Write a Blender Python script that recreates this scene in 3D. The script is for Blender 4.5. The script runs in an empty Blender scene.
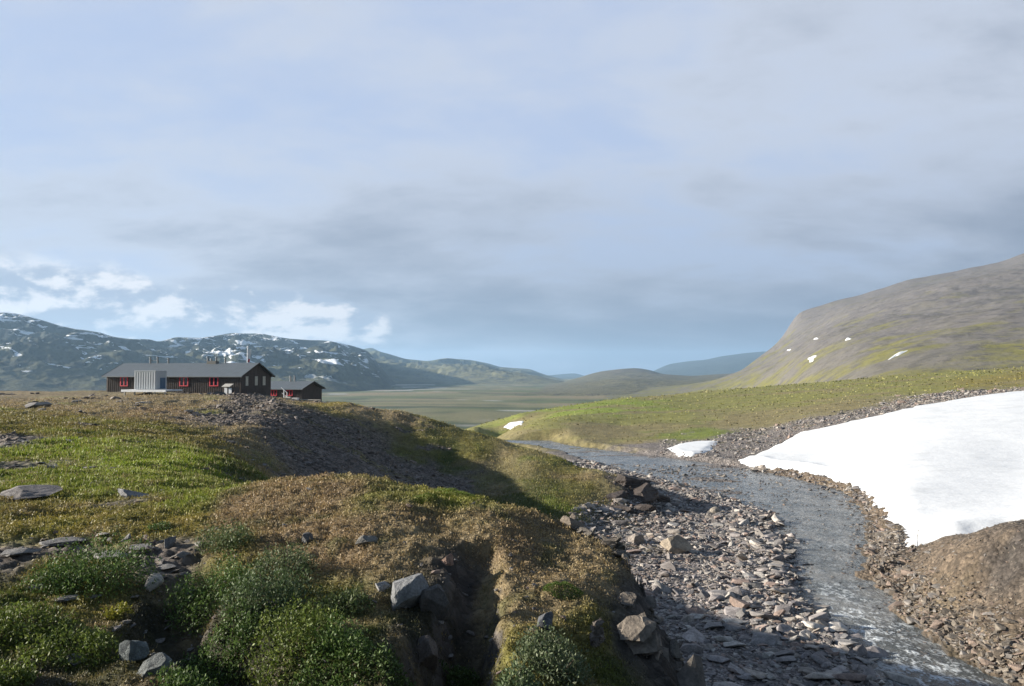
import bpy, bmesh, math, random
import numpy as np
from mathutils import Vector, Matrix
random.seed(7)
RNG = np.random.default_rng(11)
C = bpy.context.scene.collection
R_ = math.radians

# ------------------------------------------------------------------ camera
F = 796.0
HZ = 374.0                                   # image row of the horizon
PITCH = math.atan((HZ - 343.0) / F)
cam = bpy.data.cameras.new('camera'); camo = bpy.data.objects.new('camera', cam); C.objects.link(camo)
cam.sensor_width = 36.0; cam.lens = 36.0 * F / 1024.0
cam.clip_start = 0.2; cam.clip_end = 80000
camo.location = (0, 0, 0); camo.rotation_euler = (math.pi/2 + PITCH, 0, 0)
bpy.context.scene.camera = camo

# ------------------------------------------------------------------ sun and sky
SUN_EL = 16.4
SUN_DIR = Vector((-0.985, 0.10, 0)).normalized()      # horizontal direction towards the sun
sd = bpy.data.lights.new('sun', 'SUN'); so = bpy.data.objects.new('sun', sd); C.objects.link(so)
sd.energy = 5.0; sd.angle = R_(0.6); sd.color = (1.0, 0.92, 0.80)
tos = Vector((SUN_DIR.x*math.cos(R_(SUN_EL)), SUN_DIR.y*math.cos(R_(SUN_EL)), math.sin(R_(SUN_EL))))
so.rotation_euler = tos.to_track_quat('Z', 'Y').to_euler()
V = bpy.context.scene.view_settings
V.view_transform = 'Standard'; V.look = 'None'; V.exposure = 1.30; V.gamma = 1; V.use_curve_mapping = False

class NT:
    """small helper to write node trees"""
    def __init__(s, tree): s.t = tree; s.n = tree.nodes; s.l = tree.links
    def new(s, typ, **kw):
        n = s.n.new(typ)
        for k, v in kw.items():
            if k == 'ins':
                for i, x in v.items():
                    if hasattr(x, 'is_linked') or isinstance(x, bpy.types.NodeSocket): s.l.new(x, n.inputs[i])
                    else: n.inputs[i].default_value = x
            else: setattr(n, k, v)
        return n
    def math(s, op, a, b=0.0, c=0.0, clamp=False):
        n = s.new('ShaderNodeMath', operation=op, ins={0: a, 1: b, 2: c}); n.use_clamp = clamp; return n.outputs[0]
    def noise(s, vec, scale, detail=4, rough=0.55, dist=0.0, out=0):
        n = s.new('ShaderNodeTexNoise', ins={'Vector': vec, 'Scale': scale, 'Detail': detail, 'Roughness': rough, 'Distortion': dist}); return n.outputs[out]
    def vor(s, vec, scale, out='Distance', feature='F1', rnd=1.0):
        n = s.new('ShaderNodeTexVoronoi', feature=feature, ins={'Vector': vec, 'Scale': scale, 'Randomness': rnd}); return n.outputs[out]
    def ramp(s, fac, a, b, va=0.0, vb=1.0, smooth=True):
        n = s.new('ShaderNodeMapRange', ins={0: fac, 1: a, 2: b, 3: va, 4: vb})
        if smooth: n.interpolation_type = 'SMOOTHSTEP'
        return n.outputs[0]
    def mix(s, fac, a, b, blend='MIX'):
        n = s.n.new('ShaderNodeMix'); n.data_type = 'RGBA'; n.blend_type = blend
        for i, x in ((0, fac), (6, a), (7, b)):
            if isinstance(x, bpy.types.NodeSocket): s.l.new(x, n.inputs[i])
            elif i == 0: n.inputs[0].default_value = x
            else: n.inputs[i].default_value = tuple(x) + ((1.0,) if len(x) == 3 else ())
        return n.outputs[2]
    def mapping(s, vec, scale=(1,1,1), loc=(0,0,0), rot=(0,0,0)):
        return s.new('ShaderNodeMapping', ins={0: vec, 1: loc, 2: rot, 3: scale}).outputs[0]

world = bpy.data.worlds.new("World"); bpy.context.scene.world = world; world.use_nodes = True
w = NT(world.node_tree); w.n.clear()
sky = w.new('ShaderNodeTexSky', sky_type='NISHITA'); sky.sun_disc = False
sky.sun_elevation = R_(SUN_EL); sky.sun_rotation = math.atan2(SUN_DIR.x, SUN_DIR.y)
sky.altitude = 900; sky.air_density = 1.0; sky.dust_density = 1.0
tc = w.new('ShaderNodeTexCoord').outputs['Generated']
sep = w.new('ShaderNodeSeparateXYZ', ins={0: tc})
dx, dy, dz = sep.outputs
el = w.math('MAXIMUM', dz, 0.0)
den = w.math('ADD', el, 0.24)
pl = w.new('ShaderNodeCombineXYZ', ins={0: w.math('DIVIDE', dx, den), 1: w.math('DIVIDE', dy, den), 2: 0.0}).outputs[0]
az = w.math('DIVIDE', dx, w.math('ADD', w.math('ABSOLUTE', dy), 0.15))
# thin upper deck: long soft streaks
n1 = w.noise(w.mapping(pl, (1.0, 1.25, 1), (3.1, 0.4, 0), (0, 0, 0.35)), 1.0, 8, 0.56, 0.3)
n2 = w.noise(w.mapping(pl, (2.6, 4.0, 1), (7.7, 2.0, 0), (0, 0, 0.6)), 1.0, 9, 0.60, 0.25)
n3 = w.noise(w.mapping(pl, (0.5, 0.6, 1), (1.3, 8.4, 0)), 1.0, 3, 0.5, 0.2)
dens = w.math('ADD', w.math('MULTIPLY', n1, 0.55), w.math('ADD', w.math('MULTIPLY', n2, 0.32), w.math('MULTIPLY', n3, 0.35)))
# cover is thinner to the upper left, thicker to the lower right
bias = w.math('MULTIPLY_ADD', az, 0.08, w.ramp(el, 0.0, 0.45, 0.08, -0.10))
dens = w.math('ADD', dens, bias)
mask = w.ramp(dens, 0.44, 0.64, 0.25, 1.0)
thick = w.ramp(dens, 0.56, 0.80, 0.0, 1.0)
cloud = w.mix(thick, (0.50, 0.55, 0.65), (0.29, 0.335, 0.42))
# darker grey deck low over the valley and to the right
low = w.math('MULTIPLY', w.ramp(el, 0.06, 0.30, 1.0, 0.0), w.ramp(az, -0.35, 0.10, 0.0, 1.0))
cloud = w.mix(w.math('MULTIPLY', low, w.ramp(n1, 0.35, 0.65, 0.6, 1.0)), cloud, (0.215, 0.26, 0.345))
skyc = w.new('ShaderNodeVectorMath', operation='SCALE', ins={0: sky.outputs[0], 3: 0.10}).outputs[0]
skyb = w.mix(0.85, skyc, (0.40, 0.50, 0.72))
mask = w.math('MAXIMUM', mask, w.math('MULTIPLY', w.ramp(el, 0.02, 0.30, 0.97, 0.0), w.ramp(az, -0.5, 0.0, 0.55, 1.0)))
base = w.mix(mask, skyb, cloud)
# row of cumulus low on the left
cv = w.new('ShaderNodeCombineXYZ', ins={0: w.math('MULTIPLY', az, 1.0), 1: w.math('MULTIPLY', el, 1.9), 2: 0.3}).outputs[0]
cn = w.noise(cv, 11.0, 10, 0.56, 0.15)
cn2 = w.noise(w.mapping(cv, (1, 1, 1), (0.014, -0.022, 0)), 11.0, 10, 0.56, 0.15)
band = w.math('MULTIPLY', w.ramp(w.math('MULTIPLY_ADD', az, -0.06, w.math('SUBTRACT', 0.0, el)), -0.118, -0.050, 0.0, 1.0), w.ramp(az, -0.08, -0.20, 0.0, 1.0))
cm = w.math('SUBTRACT', w.math('MULTIPLY_ADD', band, 0.46, cn), 0.0)
cmask = w.math('MULTIPLY', w.ramp(cm, 0.66, 0.86, 0.0, 1.0), w.ramp(band, 0.05, 0.5, 0.0, 0.9))
lit = w.ramp(w.math('SUBTRACT', cn, cn2), -0.04, 0.09, 0.0, 1.0)
ccol = w.mix(lit, (0.34, 0.40, 0.51), (0.74, 0.74, 0.77))
final = w.mix(cmask, base, ccol)
final = w.mix(w.ramp(dz, 0.46, 0.66, 0.0, 0.88), final, skyc)     # unseen deck overhead thinned to dark sky, cutting the fill light
final = w.mix(w.math('MULTIPLY', w.ramp(dy, -0.1, -0.5, 0.0, 0.75), 1.0), final, skyc)   # unseen sky behind the viewer darkened too, to deepen the shade
bg = w.new('ShaderNodeBackground', ins={0: final, 1: 0.49})
wo = w.new('ShaderNodeOutputWorld'); w.l.new(bg.outputs[0], wo.inputs[0])

# ------------------------------------------------------------------ numpy noise
_P = np.random.default_rng(3).permutation(512).astype(np.int64)
_P = np.concatenate([_P, _P, _P])
def pnoise(x, y, seed=0):
    x = np.asarray(x, float) + seed*17.13; y = np.asarray(y, float) - seed*9.71
    xi = np.floor(x).astype(np.int64); yi = np.floor(y).astype(np.int64)
    fx = x - xi; fy = y - yi
    def g(ix, iy, ax, ay):
        h = _P[(_P[ix & 511] + (iy & 511))] * (2*math.pi/512)
        return np.cos(h)*ax + np.sin(h)*ay
    u = fx*fx*fx*(fx*(fx*6-15)+10); v = fy*fy*fy*(fy*(fy*6-15)+10)
    a = g(xi, yi, fx, fy); b = g(xi+1, yi, fx-1, fy); c = g(xi, yi+1, fx, fy-1); d = g(xi+1, yi+1, fx-1, fy-1)
    return (a + u*(b-a) + v*((c + u*(d-c)) - (a + u*(b-a)))) * 1.5
def fbm(x, y, octs=4, seed=0, gain=0.5, ridged=False):
    t = 0; a = 1; s = 0; f = 1.0
    for i in range(octs):
        n = pnoise(x*f, y*f, seed+i)
        if ridged: n = 1 - 2*np.abs(n)
        t = t + a*n; s += a; a *= gain; f *= 2.03
    return t/s
def sm(a, b, x):
    t = np.clip((x-a)/(b-a), 0, 1); return t*t*(3-2*t)

# ------------------------------------------------------------------ image <-> place
cp, sp = math.cos(PITCH), math.sin(PITCH)
def ray(px, py):
    """direction with forward component 1"""
    a = (np.asarray(px, float)-512)/F; b = (343-np.asarray(py, float))/F
    yy = cp - b*sp; zz = sp + b*cp
    return a/yy, zz/yy                       # x and z per metre forward
def at(px, py, Y):
    a, b = ray(px, py); return a*Y, Y, b*Y
def project(X, Y, Z):
    f = Y*cp + Z*sp; u = -Y*sp + Z*cp
    return 512 + F*X/f, 343 - F*u/f

def wlevel(Y):                               # river falls gently away from the camera
    return -11.0 - 0.022*(np.asarray(Y, float)-30)
def on_river(px, py):
    a, b = ray(px, py)                       # b*Y = -11 -0.022(Y-30)
    Y = (-11.0 + 0.66)/(b + 0.022); return a*Y, Y
EDGE = [(700,905,1030),(686,890,1005),(660,855,965),(640,838,935),(610,805,890),(580,793,872),(560,790,866),(540,785,866),(520,772,868),
        (505,745,860),(495,715,850),(485,675,822),(475,640,780),(468,612,740),(462,592,700),(456,574,655),(450,556,605),(446,535,575),(441,500,550)]
_ey, _el, _er = [], [], []
for py, l, r in EDGE:
    x0, y0 = on_river(l, py); x1, _ = on_river(r, py)
    _ey.append(float(y0)); _el.append(float(x0)); _er.append(float(x1))
_ey = np.array(_ey); _el = np.array(_el); _er = np.array(_er)
RY1 = float(_ey[-1])
def river_sd(X, Y):
    """metres inside (+) or outside (-) the water"""
    j = 0.9*pnoise(X*0.22, Y*0.22, 5) + 0.5*pnoise(X*0.7, Y*0.7, 6) + 0.2*pnoise(X*1.9, Y*1.9, 7)
    L = np.interp(Y, _ey, _el, left=_el[0]); Rr = np.interp(Y, _ey, _er, left=_er[0])
    s = np.minimum(X-L, Rr-X) + j
    return np.where(Y > RY1+6, -10 + 0*s, np.minimum(s, np.maximum(RY1+6-Y, -9)))

# control points (px, py, Y) on visible ground, (px, 'z', z, Y) on hidden ground
def rows(px, *lst):
    out = []
    for e in lst:
        if len(e) == 2: out.append((px, e[1], float(at(px, e[0], e[1])[2])))     # (py, Y)
        else: out.append((px, e[1], e[2]))                                       # ('z', Y, z)
    return out
CT = []
CT += rows(-300, ('z',4,-2.6),('z',9,-2.6),('z',20,-2.7),('z',45,-2.6),('z',90,-1.9),('z',130,-4),('z',220,-14),('z',500,-45))
CT += rows(0, ('z',4,-3.4),(700,8),(590,12),(502,18),(468,27),(440,38),(418,55),(402,78),(392,97),('z',130,-3.6),('z',220,-14),('z',500,-42))
CT += rows(100, ('z',4,-3.4),(720,8),(590,12),(500,18),(472,27),(444,38),(420,55),(404,78),(392.5,97),('z',130,-3.6),('z',220,-14),('z',500,-42))
CT += rows(200, ('z',4,-3.6),('z',9,-3.6),('z',14,-3.1),(492,20),(476,28),(453,38),(431,55),(407,78),(394,93),('z',112,-2.4),('z',135,-4.5),('z',220,-16),('z',500,-42))
CT += rows(250, ('z',18,-3.4),('z',28,-4.2),(472,38),(441,54),(412,75),(396,91),('z',110,-3.1))
CT += rows(300, ('z',4,-4),('z',10,-4.3),('z',16,-4.6),('z',22,-4.0),('z',32,-4.8),('z',44,-7.2),(447,60),(412,76),(402.5,91),(402,112),('z',140,-7),('z',220,-18),('z',500,-42))
CT += rows(425, (418,88.5))+rows(475, (432.5,85))+rows(530, (449,81))
CT += rows(275, ('z',50,-6.0),(427,60),(407,76))
CT += rows(350, ('z',24,-4.1),('z',32,-4.7),('z',38,-6.6),('z',47,-8.2),(468,60),(434,76),(404.5,91),('z',110,-5),('z',140,-10))  # unseen ridge behind the knoll, raised to throw shade on the river gravel
CT += rows(400, ('z',4,-4.5),('z',12,-5.6),('z',20,-4.4),('z',30,-4.5),('z',39,-8.0),('z',50,-8.9),(489,62),(456,77),(412,90),('z',110,-8),('z',150,-16),('z',260,-28),('z',500,-42))
CT += rows(450, ('z',20,-4.4),('z',27,-4.7),('z',35,-8.0),('z',42,-9.6),('z',52,-9.9),(496,66),(462,78),(425,87),('z',105,-10),('z',150,-18))
CT += rows(500, ('z',4,-6),('z',12,-8),('z',18,-4.6),('z',24,-5.8),('z',32,-9.6),('z',54,-10.5),(494,68),(461,78),(441.5,83),('z',100,-11),('z',130,-13.5),('z',150,-17),('z',260,-24),('z',500,-40))
CT += rows(560, ('z',32,-10.4),(520,58),(490,68),(468,75),(457,79),('z',90,-11.2),('z',110,-12.4))
CT += rows(600, ('z',4,-9),('z',12,-10.3),('z',22,-10.7),(548,50),(522,61),(503,66),(478,71),(469.5,75),('z',82,-11.6))
CT += rows(628, ('z',64,-11.3),(486,70),(476,72.5),('z',77,-11.8))
CT += rows(658, ('z',22,-10.8),('z',40,-11.0),('z',60,-11.3),('z',67,-11.45),('z',80,-12.0),('z',100,-12.6))
CT += rows(560, (434,165),(416,220),(407,320),('z',420,-20))
CT += rows(520, (438,165),(424,210),(415,290),('z',400,-24))
CT += rows(480, ('z',200,-19),(427,260),('z',330,-21),('z',500,-38))
CT += rows(620, (443,150),(425,190),(409,260),(398,360),('z',520,-22))
CT += rows(700, ('z',10,-11),('z',28,-10.7),('z',45,-11.1),('z',60,-11.5),('z',80,-12.0),('z',100,-12.6),(457,118),(440,145),(420,190),(404,280),(391.5,400),('z',560,-12))
CT += rows(760, ('z',28,-10.8),('z',40,-11.1),('z',60,-11.6),('z',80,-12.1),(464,109),(452,122),(432,150),(412,200),(397,290),(387,400),('z',560,-8))
CT += rows(830, ('z',28,-11.1),('z',60,-11.6),('z',80,-12),(479,90),(470,98),(450,114),(424,138),(410,170),(397,240),(381,400),('z',560,-2))
CT += rows(900, ('z',15,-11),('z',30,-11.2),(560,50),(522,60),(500,68),(462,90),(430,118),(411,145),(397,195),(375,380),('z',560,2))
CT += rows(890, ('z',33,-11.3),(588,44))
CT += rows(940, ('z',28,-11),(635,33.5),(590,36.5),(548,39.5),('z',45,-9.3),('z',50,-10.2),('z',56,-10.8))
CT += rows(980, ('z',26,-11),(655,31),(600,33.5),(560,35.5),(534,37.5),('z',43,-8.6),('z',50,-10),('z',56,-10.5))
CT += rows(1024, ('z',15,-11),('z',24,-11),(690,27.5),(610,31),(560,33.5),(530,35.5),('z',42,-7.6),('z',50,-9.8),(505,63),(468,82),(425,110),(398,145),(388,190),(366,380),('z',560,8))
CT += rows(1250, ('z',15,-10.5),('z',30,-9),(500,42),('z',60,-8.5),(425,100),(370,180),(345,380),('z',560,25))
for th in (60, 100, 150, 180, -180, -150, -100, -60):
    for rr in (4, 15, 60, 250, 560):
        zz = -9.5 if 40 < th < 120 else (-2.6 if th < -40 and th > -140 else -5)
        if rr > 100: zz += (10 if th in (60,100) else -4)
        CT.append(('th', th, rr, zz))
def build_tps(CT):
    P, z = [], []
    for c in CT:
        if c[0] == 'th': P.append((R_(c[1])*2.6, math.log(c[2]))); z.append(c[3])
        else:
            X = (c[0]-512)/F*c[1]; P.append((math.atan2(X, c[1])*2.6, math.log(math.hypot(X, c[1])))); z.append(c[2])
    P = np.array(P); z = np.array(z)
    D = np.sqrt(((P[:,None]-P[None])**2).sum(-1) + 0.02**2)
    n = len(z); A = np.zeros((n+3, n+3)); A[:n,:n] = D - 1e-3*np.eye(n); A[:n,n] = 1; A[:n,n+1:] = P; A[n,:n] = 1; A[n+1:,:n] = P.T
    return P, np.linalg.solve(A, np.concatenate([z, [0,0,0]]))
TH = np.concatenate([np.radians(np.arange(-180, -44, 4)), np.radians(np.arange(-44, 44.01, 0.35)), np.radians(np.arange(48, 181, 4))])
LR = np.arange(math.log(1.0), math.log(700.0)+0.02, 0.02)
def eval_tps(tps, TH, LR):
    P, wt = tps; T, L = np.meshgrid(TH, LR, indexing='ij'); Q = np.stack([T.ravel()*2.6, L.ravel()], 1)
    out = np.empty(len(Q)); n = len(P)
    for i in range(0, len(Q), 20000):
        q = Q[i:i+20000]; d = np.sqrt(((q[:,None]-P[None])**2).sum(-1) + 0.02**2)
        out[i:i+20000] = d @ wt[:n] + wt[n] + q @ wt[n+1:]
    return out.reshape(len(TH), len(LR))
LOWG = eval_tps(build_tps(CT), TH, LR)
def sample(G, X, Y):
    th = np.arctan2(X, Y); lr = np.log(np.maximum(np.hypot(X, Y), 1e-3))
    fi = np.interp(th, TH, np.arange(len(TH))); fj = np.clip((lr-LR[0])/0.02, 0, len(LR)-1.001)
    i = np.minimum(fi.astype(int), len(TH)-2); j = fj.astype(int); a = fi-i; b = fj-j
    if G.ndim == 3: a = a[..., None]; b = b[..., None]
    return (G[i,j]*(1-a)*(1-b) + G[i+1,j]*a*(1-b) + G[i,j+1]*(1-a)*b + G[i+1,j+1]*a*b)

# the near knoll: its top surface and its footprint
KC = []
for px, lst in {-200:((690,6.5),(600,9.5),(520,13.5)), 0:((800,5),(672,8),(586,11),(530,14),(496,18.5)), 100:((800,5),(690,8),(590,11),(532,14),(498,18)),
                200:((800,5),(690,8),(590,11),(530,14),(494,17.5)), 300:((800,5),(690,8),(592,11),(525,14),(485,16.6)),
                360:((800,5),(690,8),(585,11),(515,14),(482,16.6)), 430:((800,5),(700,8),(590,11),(522,14),(490,16.6)),
                500:((800,5),(680,8),(592,11),(534,13.6),(508,15.6)), 560:((800,5),(690,8.4),(612,10.6),(560,13),(529,14.8)),
                610:((800,5.4),(700,8.6),(636,10.4),(584,12),(552,13.8)), 645:((800,5.6),(710,8.8),(655,10.3),(612,11.6),(582,12.8)),
                720:((800,6),(760,8.5),(700,10.5),(640,13))}.items():
    for py, Y in lst: KC.append((px, Y, float(at(px, py, Y)[2])))
for th in (-180,-120,-80,-55,80,130,180):
    for rr in (1.5,5,12): KC.append(('th', th, rr, -1.9 if rr < 4 else (-1.7 if th < 0 else -2.8)))
KC += [('th', -58, 9.5, -0.35), ('th', -66, 10.5, 0.35), ('th', -75, 11.0, 0.7), ('th', -50, 8.0, -1.6)]  # unseen bank left of the frame, added to shade the lower left
KC.append(('th', -45, 1.5, -1.8)); KC.append(('th', 0, 1.5, -1.8)); KC.append(('th', 30, 1.5, -1.9)); KC.append(('th', 0, 3, -2.1))
KG = eval_tps(build_tps(KC), TH, LR)
FOOT = np.array([(-60,-30),(2.7,-30),(2.7,2),(2.55,6),(2.32,8.5),(2.25,10.2),(2.22,11.4),(2.12,12.7),(1.75,14.3),(0.95,15.4),(-0.4,16.4),(-2.2,17.2),(-4.5,17.6),(-7.5,18.0),(-12,19),(-60,19)], float)
def poly_sd(X, Y, P):
    X = np.asarray(X, float); Y = np.asarray(Y, float)
    best = np.full(X.shape, 1e9); inside = np.zeros(X.shape, bool)
    for k in range(len(P)):
        ax, ay = P[k]; bx, by = P[(k+1) % len(P)]
        ex, ey = bx-ax, by-ay; t = np.clip(((X-ax)*ex + (Y-ay)*ey)/(ex*ex+ey*ey), 0, 1)
        best = np.minimum(best, np.hypot(X-ax-t*ex, Y-ay-t*ey))
        c = ((ay > Y) != (by > Y)) & (X < (bx-ax)*(Y-ay)/((by-ay) if by != ay else 1e-9) + ax)
        inside ^= c
    return np.where(inside, best, -best)
def seg_d(X, Y, pts):
    """distance to a polyline and the fraction along it"""
    best = np.full(np.shape(X), 1e9); tt = np.zeros(np.shape(X)); n = len(pts)-1
    for k in range(n):
        ax, ay = pts[k]; bx, by = pts[k+1]; ex, ey = bx-ax, by-ay
        t = np.clip(((X-ax)*ex + (Y-ay)*ey)/(ex*ex+ey*ey), 0, 1); d = np.hypot(X-ax-t*ex, Y-ay-t*ey)
        m = d < best; best = np.where(m, d, best); tt = np.where(m, (k+t)/n, tt)
    return best, tt
GULLY = [(-0.52,12.7),(-0.52,11.5),(-0.56,10.2),(-0.62,9.0),(-0.72,7.8),(-0.9,6.0)]
BROOK = [(-12,14.2),(-9.0,13.4),(-6.2,13.0),(-4.9,12.3),(-4.4,11.0),(-4.1,9.7),(-3.3,8.9),(-2.4,8.2),(-1.5,7.5),(-1.0,6.8)]
TRAIL = None
def zfun(X, Y, detail=True):
    X = np.asarray(X, float); Y = np.asarray(Y, float)
    r = np.hypot(X, Y)
    low = sample(LOWG, X, Y)
    far = sm(420, 800, r)
    floor = -60 + 7*fbm(X/700, Y/700, 4, 30) + 2*fbm(X/160, Y/160, 3, 31)
    floor = floor + 55*sm(0.12, 0.75, X/np.maximum(r,1))*sm(500,1500,r)*(1-sm(2500,6000,r))
    low = low*(1-far) + floor*far
    if detail:
        hill = sm(30, 70, r)
        low = low + 0.34*sm(-4, -8, X)*sm(15, 20, r)*sm(100, 85, r)*(fbm(X/3.4, Y/2.4, 4, 90, ridged=True)-0.2)
        low = low + 0.16*fbm(X/3.2, Y/3.2, 4, 1)*(1-0.3*hill)*(r < 700) + 0.30*hill*fbm(X/11, Y/11, 4, 2) + 0.05*fbm(X/0.7, Y/0.7, 3, 3)*(r < 160)
    # river bed
    near = (r < 200)
    s = river_sd(X, Y); W = wlevel(Y)
    rv = (Y > 5) & near
    right = X > np.interp(Y, _ey, _er)
    bank = W + 0.10 + 0.10*np.clip(-s, 0, 4) + 0.12*fbm(X/1.3, Y/1.3, 4, 8) + (0.55*sm(0.3, 2.2, -s)*right)
    wgt = sm(5.0, 0.8, -s)
    z = np.where(rv, low*(1-wgt) + bank*wgt, low)
    bed = W - 0.10 - 0.10*np.clip(s, 0, 4) + 0.16*fbm(X/1.2, Y/1.2, 3, 9)
    bars = sm(0.05, 0.30, fbm(X/9+3, Y/6, 4, 62))*sm(52, 62, Y)*sm(790, 730, 512+F*X/np.maximum(Y, 1))
    bed = bed*(1-bars) + (W + 0.03 + 0.06*fbm(X/1.2, Y/1.2, 3, 9))*bars
    z = np.where(rv & (s > 0), np.minimum(bed, W+0.10), z)
    # knoll
    m = (r < 60)
    xs = X[m] if X.ndim else X; ys = Y[m] if Y.ndim else Y
    kn = sample(KG, xs, ys)
    wob = 0.35*fbm(xs/1.6, ys/1.6, 3, 12) + 0.12*fbm(xs/0.45, ys/0.45, 3, 13)
    sdv = poly_sd(xs, ys, FOOT) + wob*sm(-6, -1, xs)
    out = np.clip(-sdv, 0, 100)
    cliff = sm(-2.0, 1.6, xs)*sm(17.5, 14.5, ys) 
    steep = 1.0 + 7.5*cliff
    ledge = 0.38*cliff*pnoise(out*1.6 + kn*0.6, ys*0.5, 14)
    rim = np.clip(0.45-sdv, 0, 10)
    kn = kn - 0.22*np.minimum(rim, 1.0)**2*(0.25+cliff) - out*steep + ledge*(out > 0)
    if detail:
        kn = kn + 0.17*fbm(xs/1.5, ys/1.5, 4, 15) + 0.13*np.abs(fbm(xs/0.42, ys/0.42, 3, 16)) + 0.02*fbm(xs/0.12, ys/0.12, 2, 17)
    d, t = seg_d(xs, ys, GULLY)
    wdt = 0.13 + 0.34*t + 0.16*pnoise(xs*1.7, ys*1.7, 18)
    kn = kn - (0.25 + 0.60*sm(0, 0.6, t))*sm(wdt+0.30, wdt*0.45, d)*(1-0.3*sm(.9,1,t))
    d, t = seg_d(xs, ys, BROOK)
    wdt = 0.30 + 0.25*sm(0.5, 1, t) + 0.15*pnoise(xs*1.3, ys*1.3, 19)
    kn = kn - (0.08 + 0.45*sm(0.35, 0.6, t) + 0.35*sm(0.7, 1, t))*sm(wdt+0.30, wdt*0.5, d)
    k = 0.12
    zl = z[m] if X.ndim else z
    h = np.clip(0.5 + 0.5*(kn-zl)/k, 0, 1)
    res = zl*(1-h) + kn*h + k*h*(1-h)
    if X.ndim: z = z.copy(); z[m] = res
    else: z = res
    return z
def hit(px, py, y0=4.0, y1=650.0, n=1400):
    """first point of the ground seen at image point"""
    px = np.atleast_1d(np.asarray(px, float)); py = np.atleast_1d(np.asarray(py, float))
    a, b = ray(px, py); Ys = np.exp(np.linspace(math.log(y0), math.log(y1), n))
    X = a[:,None]*Ys; Z = b[:,None]*Ys; G = zfun(X.ravel(), np.broadcast_to(Ys, X.shape).ravel()).reshape(X.shape)
    below = Z < G; k = np.where(below.any(1), below.argmax(1), n-1)
    Y = Ys[k]; return a*Y, Y, G[np.arange(len(k)), k]

# ------------------------------------------------------------------ ground cover map (what grows or lies where)
COL = dict(e=(0.185,0.180,0.052), g=(0.135,0.165,0.028), l=(0.165,0.210,0.028), o=(0.140,0.125,0.035), y=(0.185,0.155,0.040), b=(0.190,0.140,0.082), h=(0.205,0.160,0.090),
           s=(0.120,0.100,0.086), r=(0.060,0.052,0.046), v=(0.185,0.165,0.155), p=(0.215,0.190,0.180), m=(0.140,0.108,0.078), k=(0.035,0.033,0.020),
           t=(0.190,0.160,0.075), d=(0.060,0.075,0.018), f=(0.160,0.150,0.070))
STONY = dict(s=1, r=.8, v=1, p=1, m=.7, h=.35, k=.4, t=.2)
CV = [(50,450,'l'),(100,465,'l'),(150,450,'g'),(200,462,'l'),(20,472,'g'),(250,478,'d'),(60,432,'o'),(150,432,'o'),(190,440,'o'),(100,408,'h'),(30,400,'h'),(200,403,'h'),(160,412,'b'),(250,398,'s'),(60,418,'o'),
 (0,440,'s'),(100,488,'g'),(30,512,'o'),(200,494,'g'),(120,518,'o'),(60,528,'y'),(170,526,'y'),(240,508,'b'),(300,490,'b'),(350,500,'b'),(350,540,'b'),(300,530,'b'),(420,503,'b'),(455,497,'y'),(400,540,'h'),(480,525,'h'),(505,540,'b'),(520,550,'b'),
 (560,560,'h'),(600,575,'h'),(500,580,'h'),(540,600,'h'),(570,640,'o'),(515,660,'o'),(600,640,'o'),(632,600,'r'),(620,640,'r'),(612,670,'d'),(650,620,'r'),(645,640,'r'),(465,600,'r'),(440,640,'k'),(400,650,'k'),(350,620,'d'),(300,600,'o'),(230,560,'o'),(100,580,'o'),(50,570,'o'),(0,600,'d'),  # dark rock points by the outcrop also paint in the shade of its recess
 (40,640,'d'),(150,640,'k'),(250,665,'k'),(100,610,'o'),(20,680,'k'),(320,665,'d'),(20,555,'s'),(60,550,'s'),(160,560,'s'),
 (280,420,'s'),(350,440,'s'),(400,465,'s'),(320,460,'s'),(250,420,'s'),(230,440,'h'),(450,485,'s'),(370,412,'h'),(340,404,'y'),(300,402,'h'),(430,428,'o'),(470,447,'o'),(520,462,'t'),(570,478,'o'),(600,485,'t'),(500,500,'d'),(550,512,'d'),(440,450,'d'),(642,488,'r'),(648,500,'r'),(625,498,'r'),
 (620,545,'p'),(680,520,'p'),(740,545,'p'),(700,580,'p'),(760,620,'p'),(700,650,'p'),(650,560,'p'),(720,500,'v'),(660,478,'v'),(600,458,'v'),(640,465,'v'),
 (830,483,'m'),(890,518,'m'),(900,550,'m'),(960,580,'m'),(1000,620,'m'),(930,600,'m'),(1000,560,'r'),(1000,670,'m'),(1020,545,'r'),(900,610,'m'),
 (760,445,'v'),(700,452,'v'),(850,420,'v'),(1000,396,'v'),(940,404,'v'),(800,432,'v'),(720,440,'v'),(660,448,'v'),
 (600,432,'t'),(650,420,'e'),(700,404,'e'),(620,405,'l'),(560,417,'e'),(800,400,'e'),(900,388,'e'),(1000,380,'y'),(750,420,'t'),(830,408,'t'),(692,434,'g'),(640,440,'t'),(570,440,'t'),(740,391,'e'),(525,430,'t'),(660,396,'e'),(850,383,'e'),(940,376,'e'),(540,425,'e'),(600,412,'l')]
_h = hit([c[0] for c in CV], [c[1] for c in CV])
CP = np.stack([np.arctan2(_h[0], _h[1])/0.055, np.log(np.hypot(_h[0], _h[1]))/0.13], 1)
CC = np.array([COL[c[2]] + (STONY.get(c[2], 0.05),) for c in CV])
def cover_grid():
    T, L = np.meshgrid(TH, LR, indexing='ij')
    X = np.exp(L)*np.sin(T); Y = np.exp(L)*np.cos(T)
    Q = np.stack([T.ravel()/0.055, L.ravel()/0.13], 1); out = np.empty((len(Q), 4))
    for i in range(0, len(Q), 20000):
        q = Q[i:i+20000]; d2 = ((q[:,None]-CP[None])**2).sum(-1) + 0.05; ww = d2**-2.4
        out[i:i+20000] = (ww @ CC)/ww.sum(1, keepdims=True)
    return out.reshape(len(TH), len(LR), 4)
CG = cover_grid()
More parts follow.
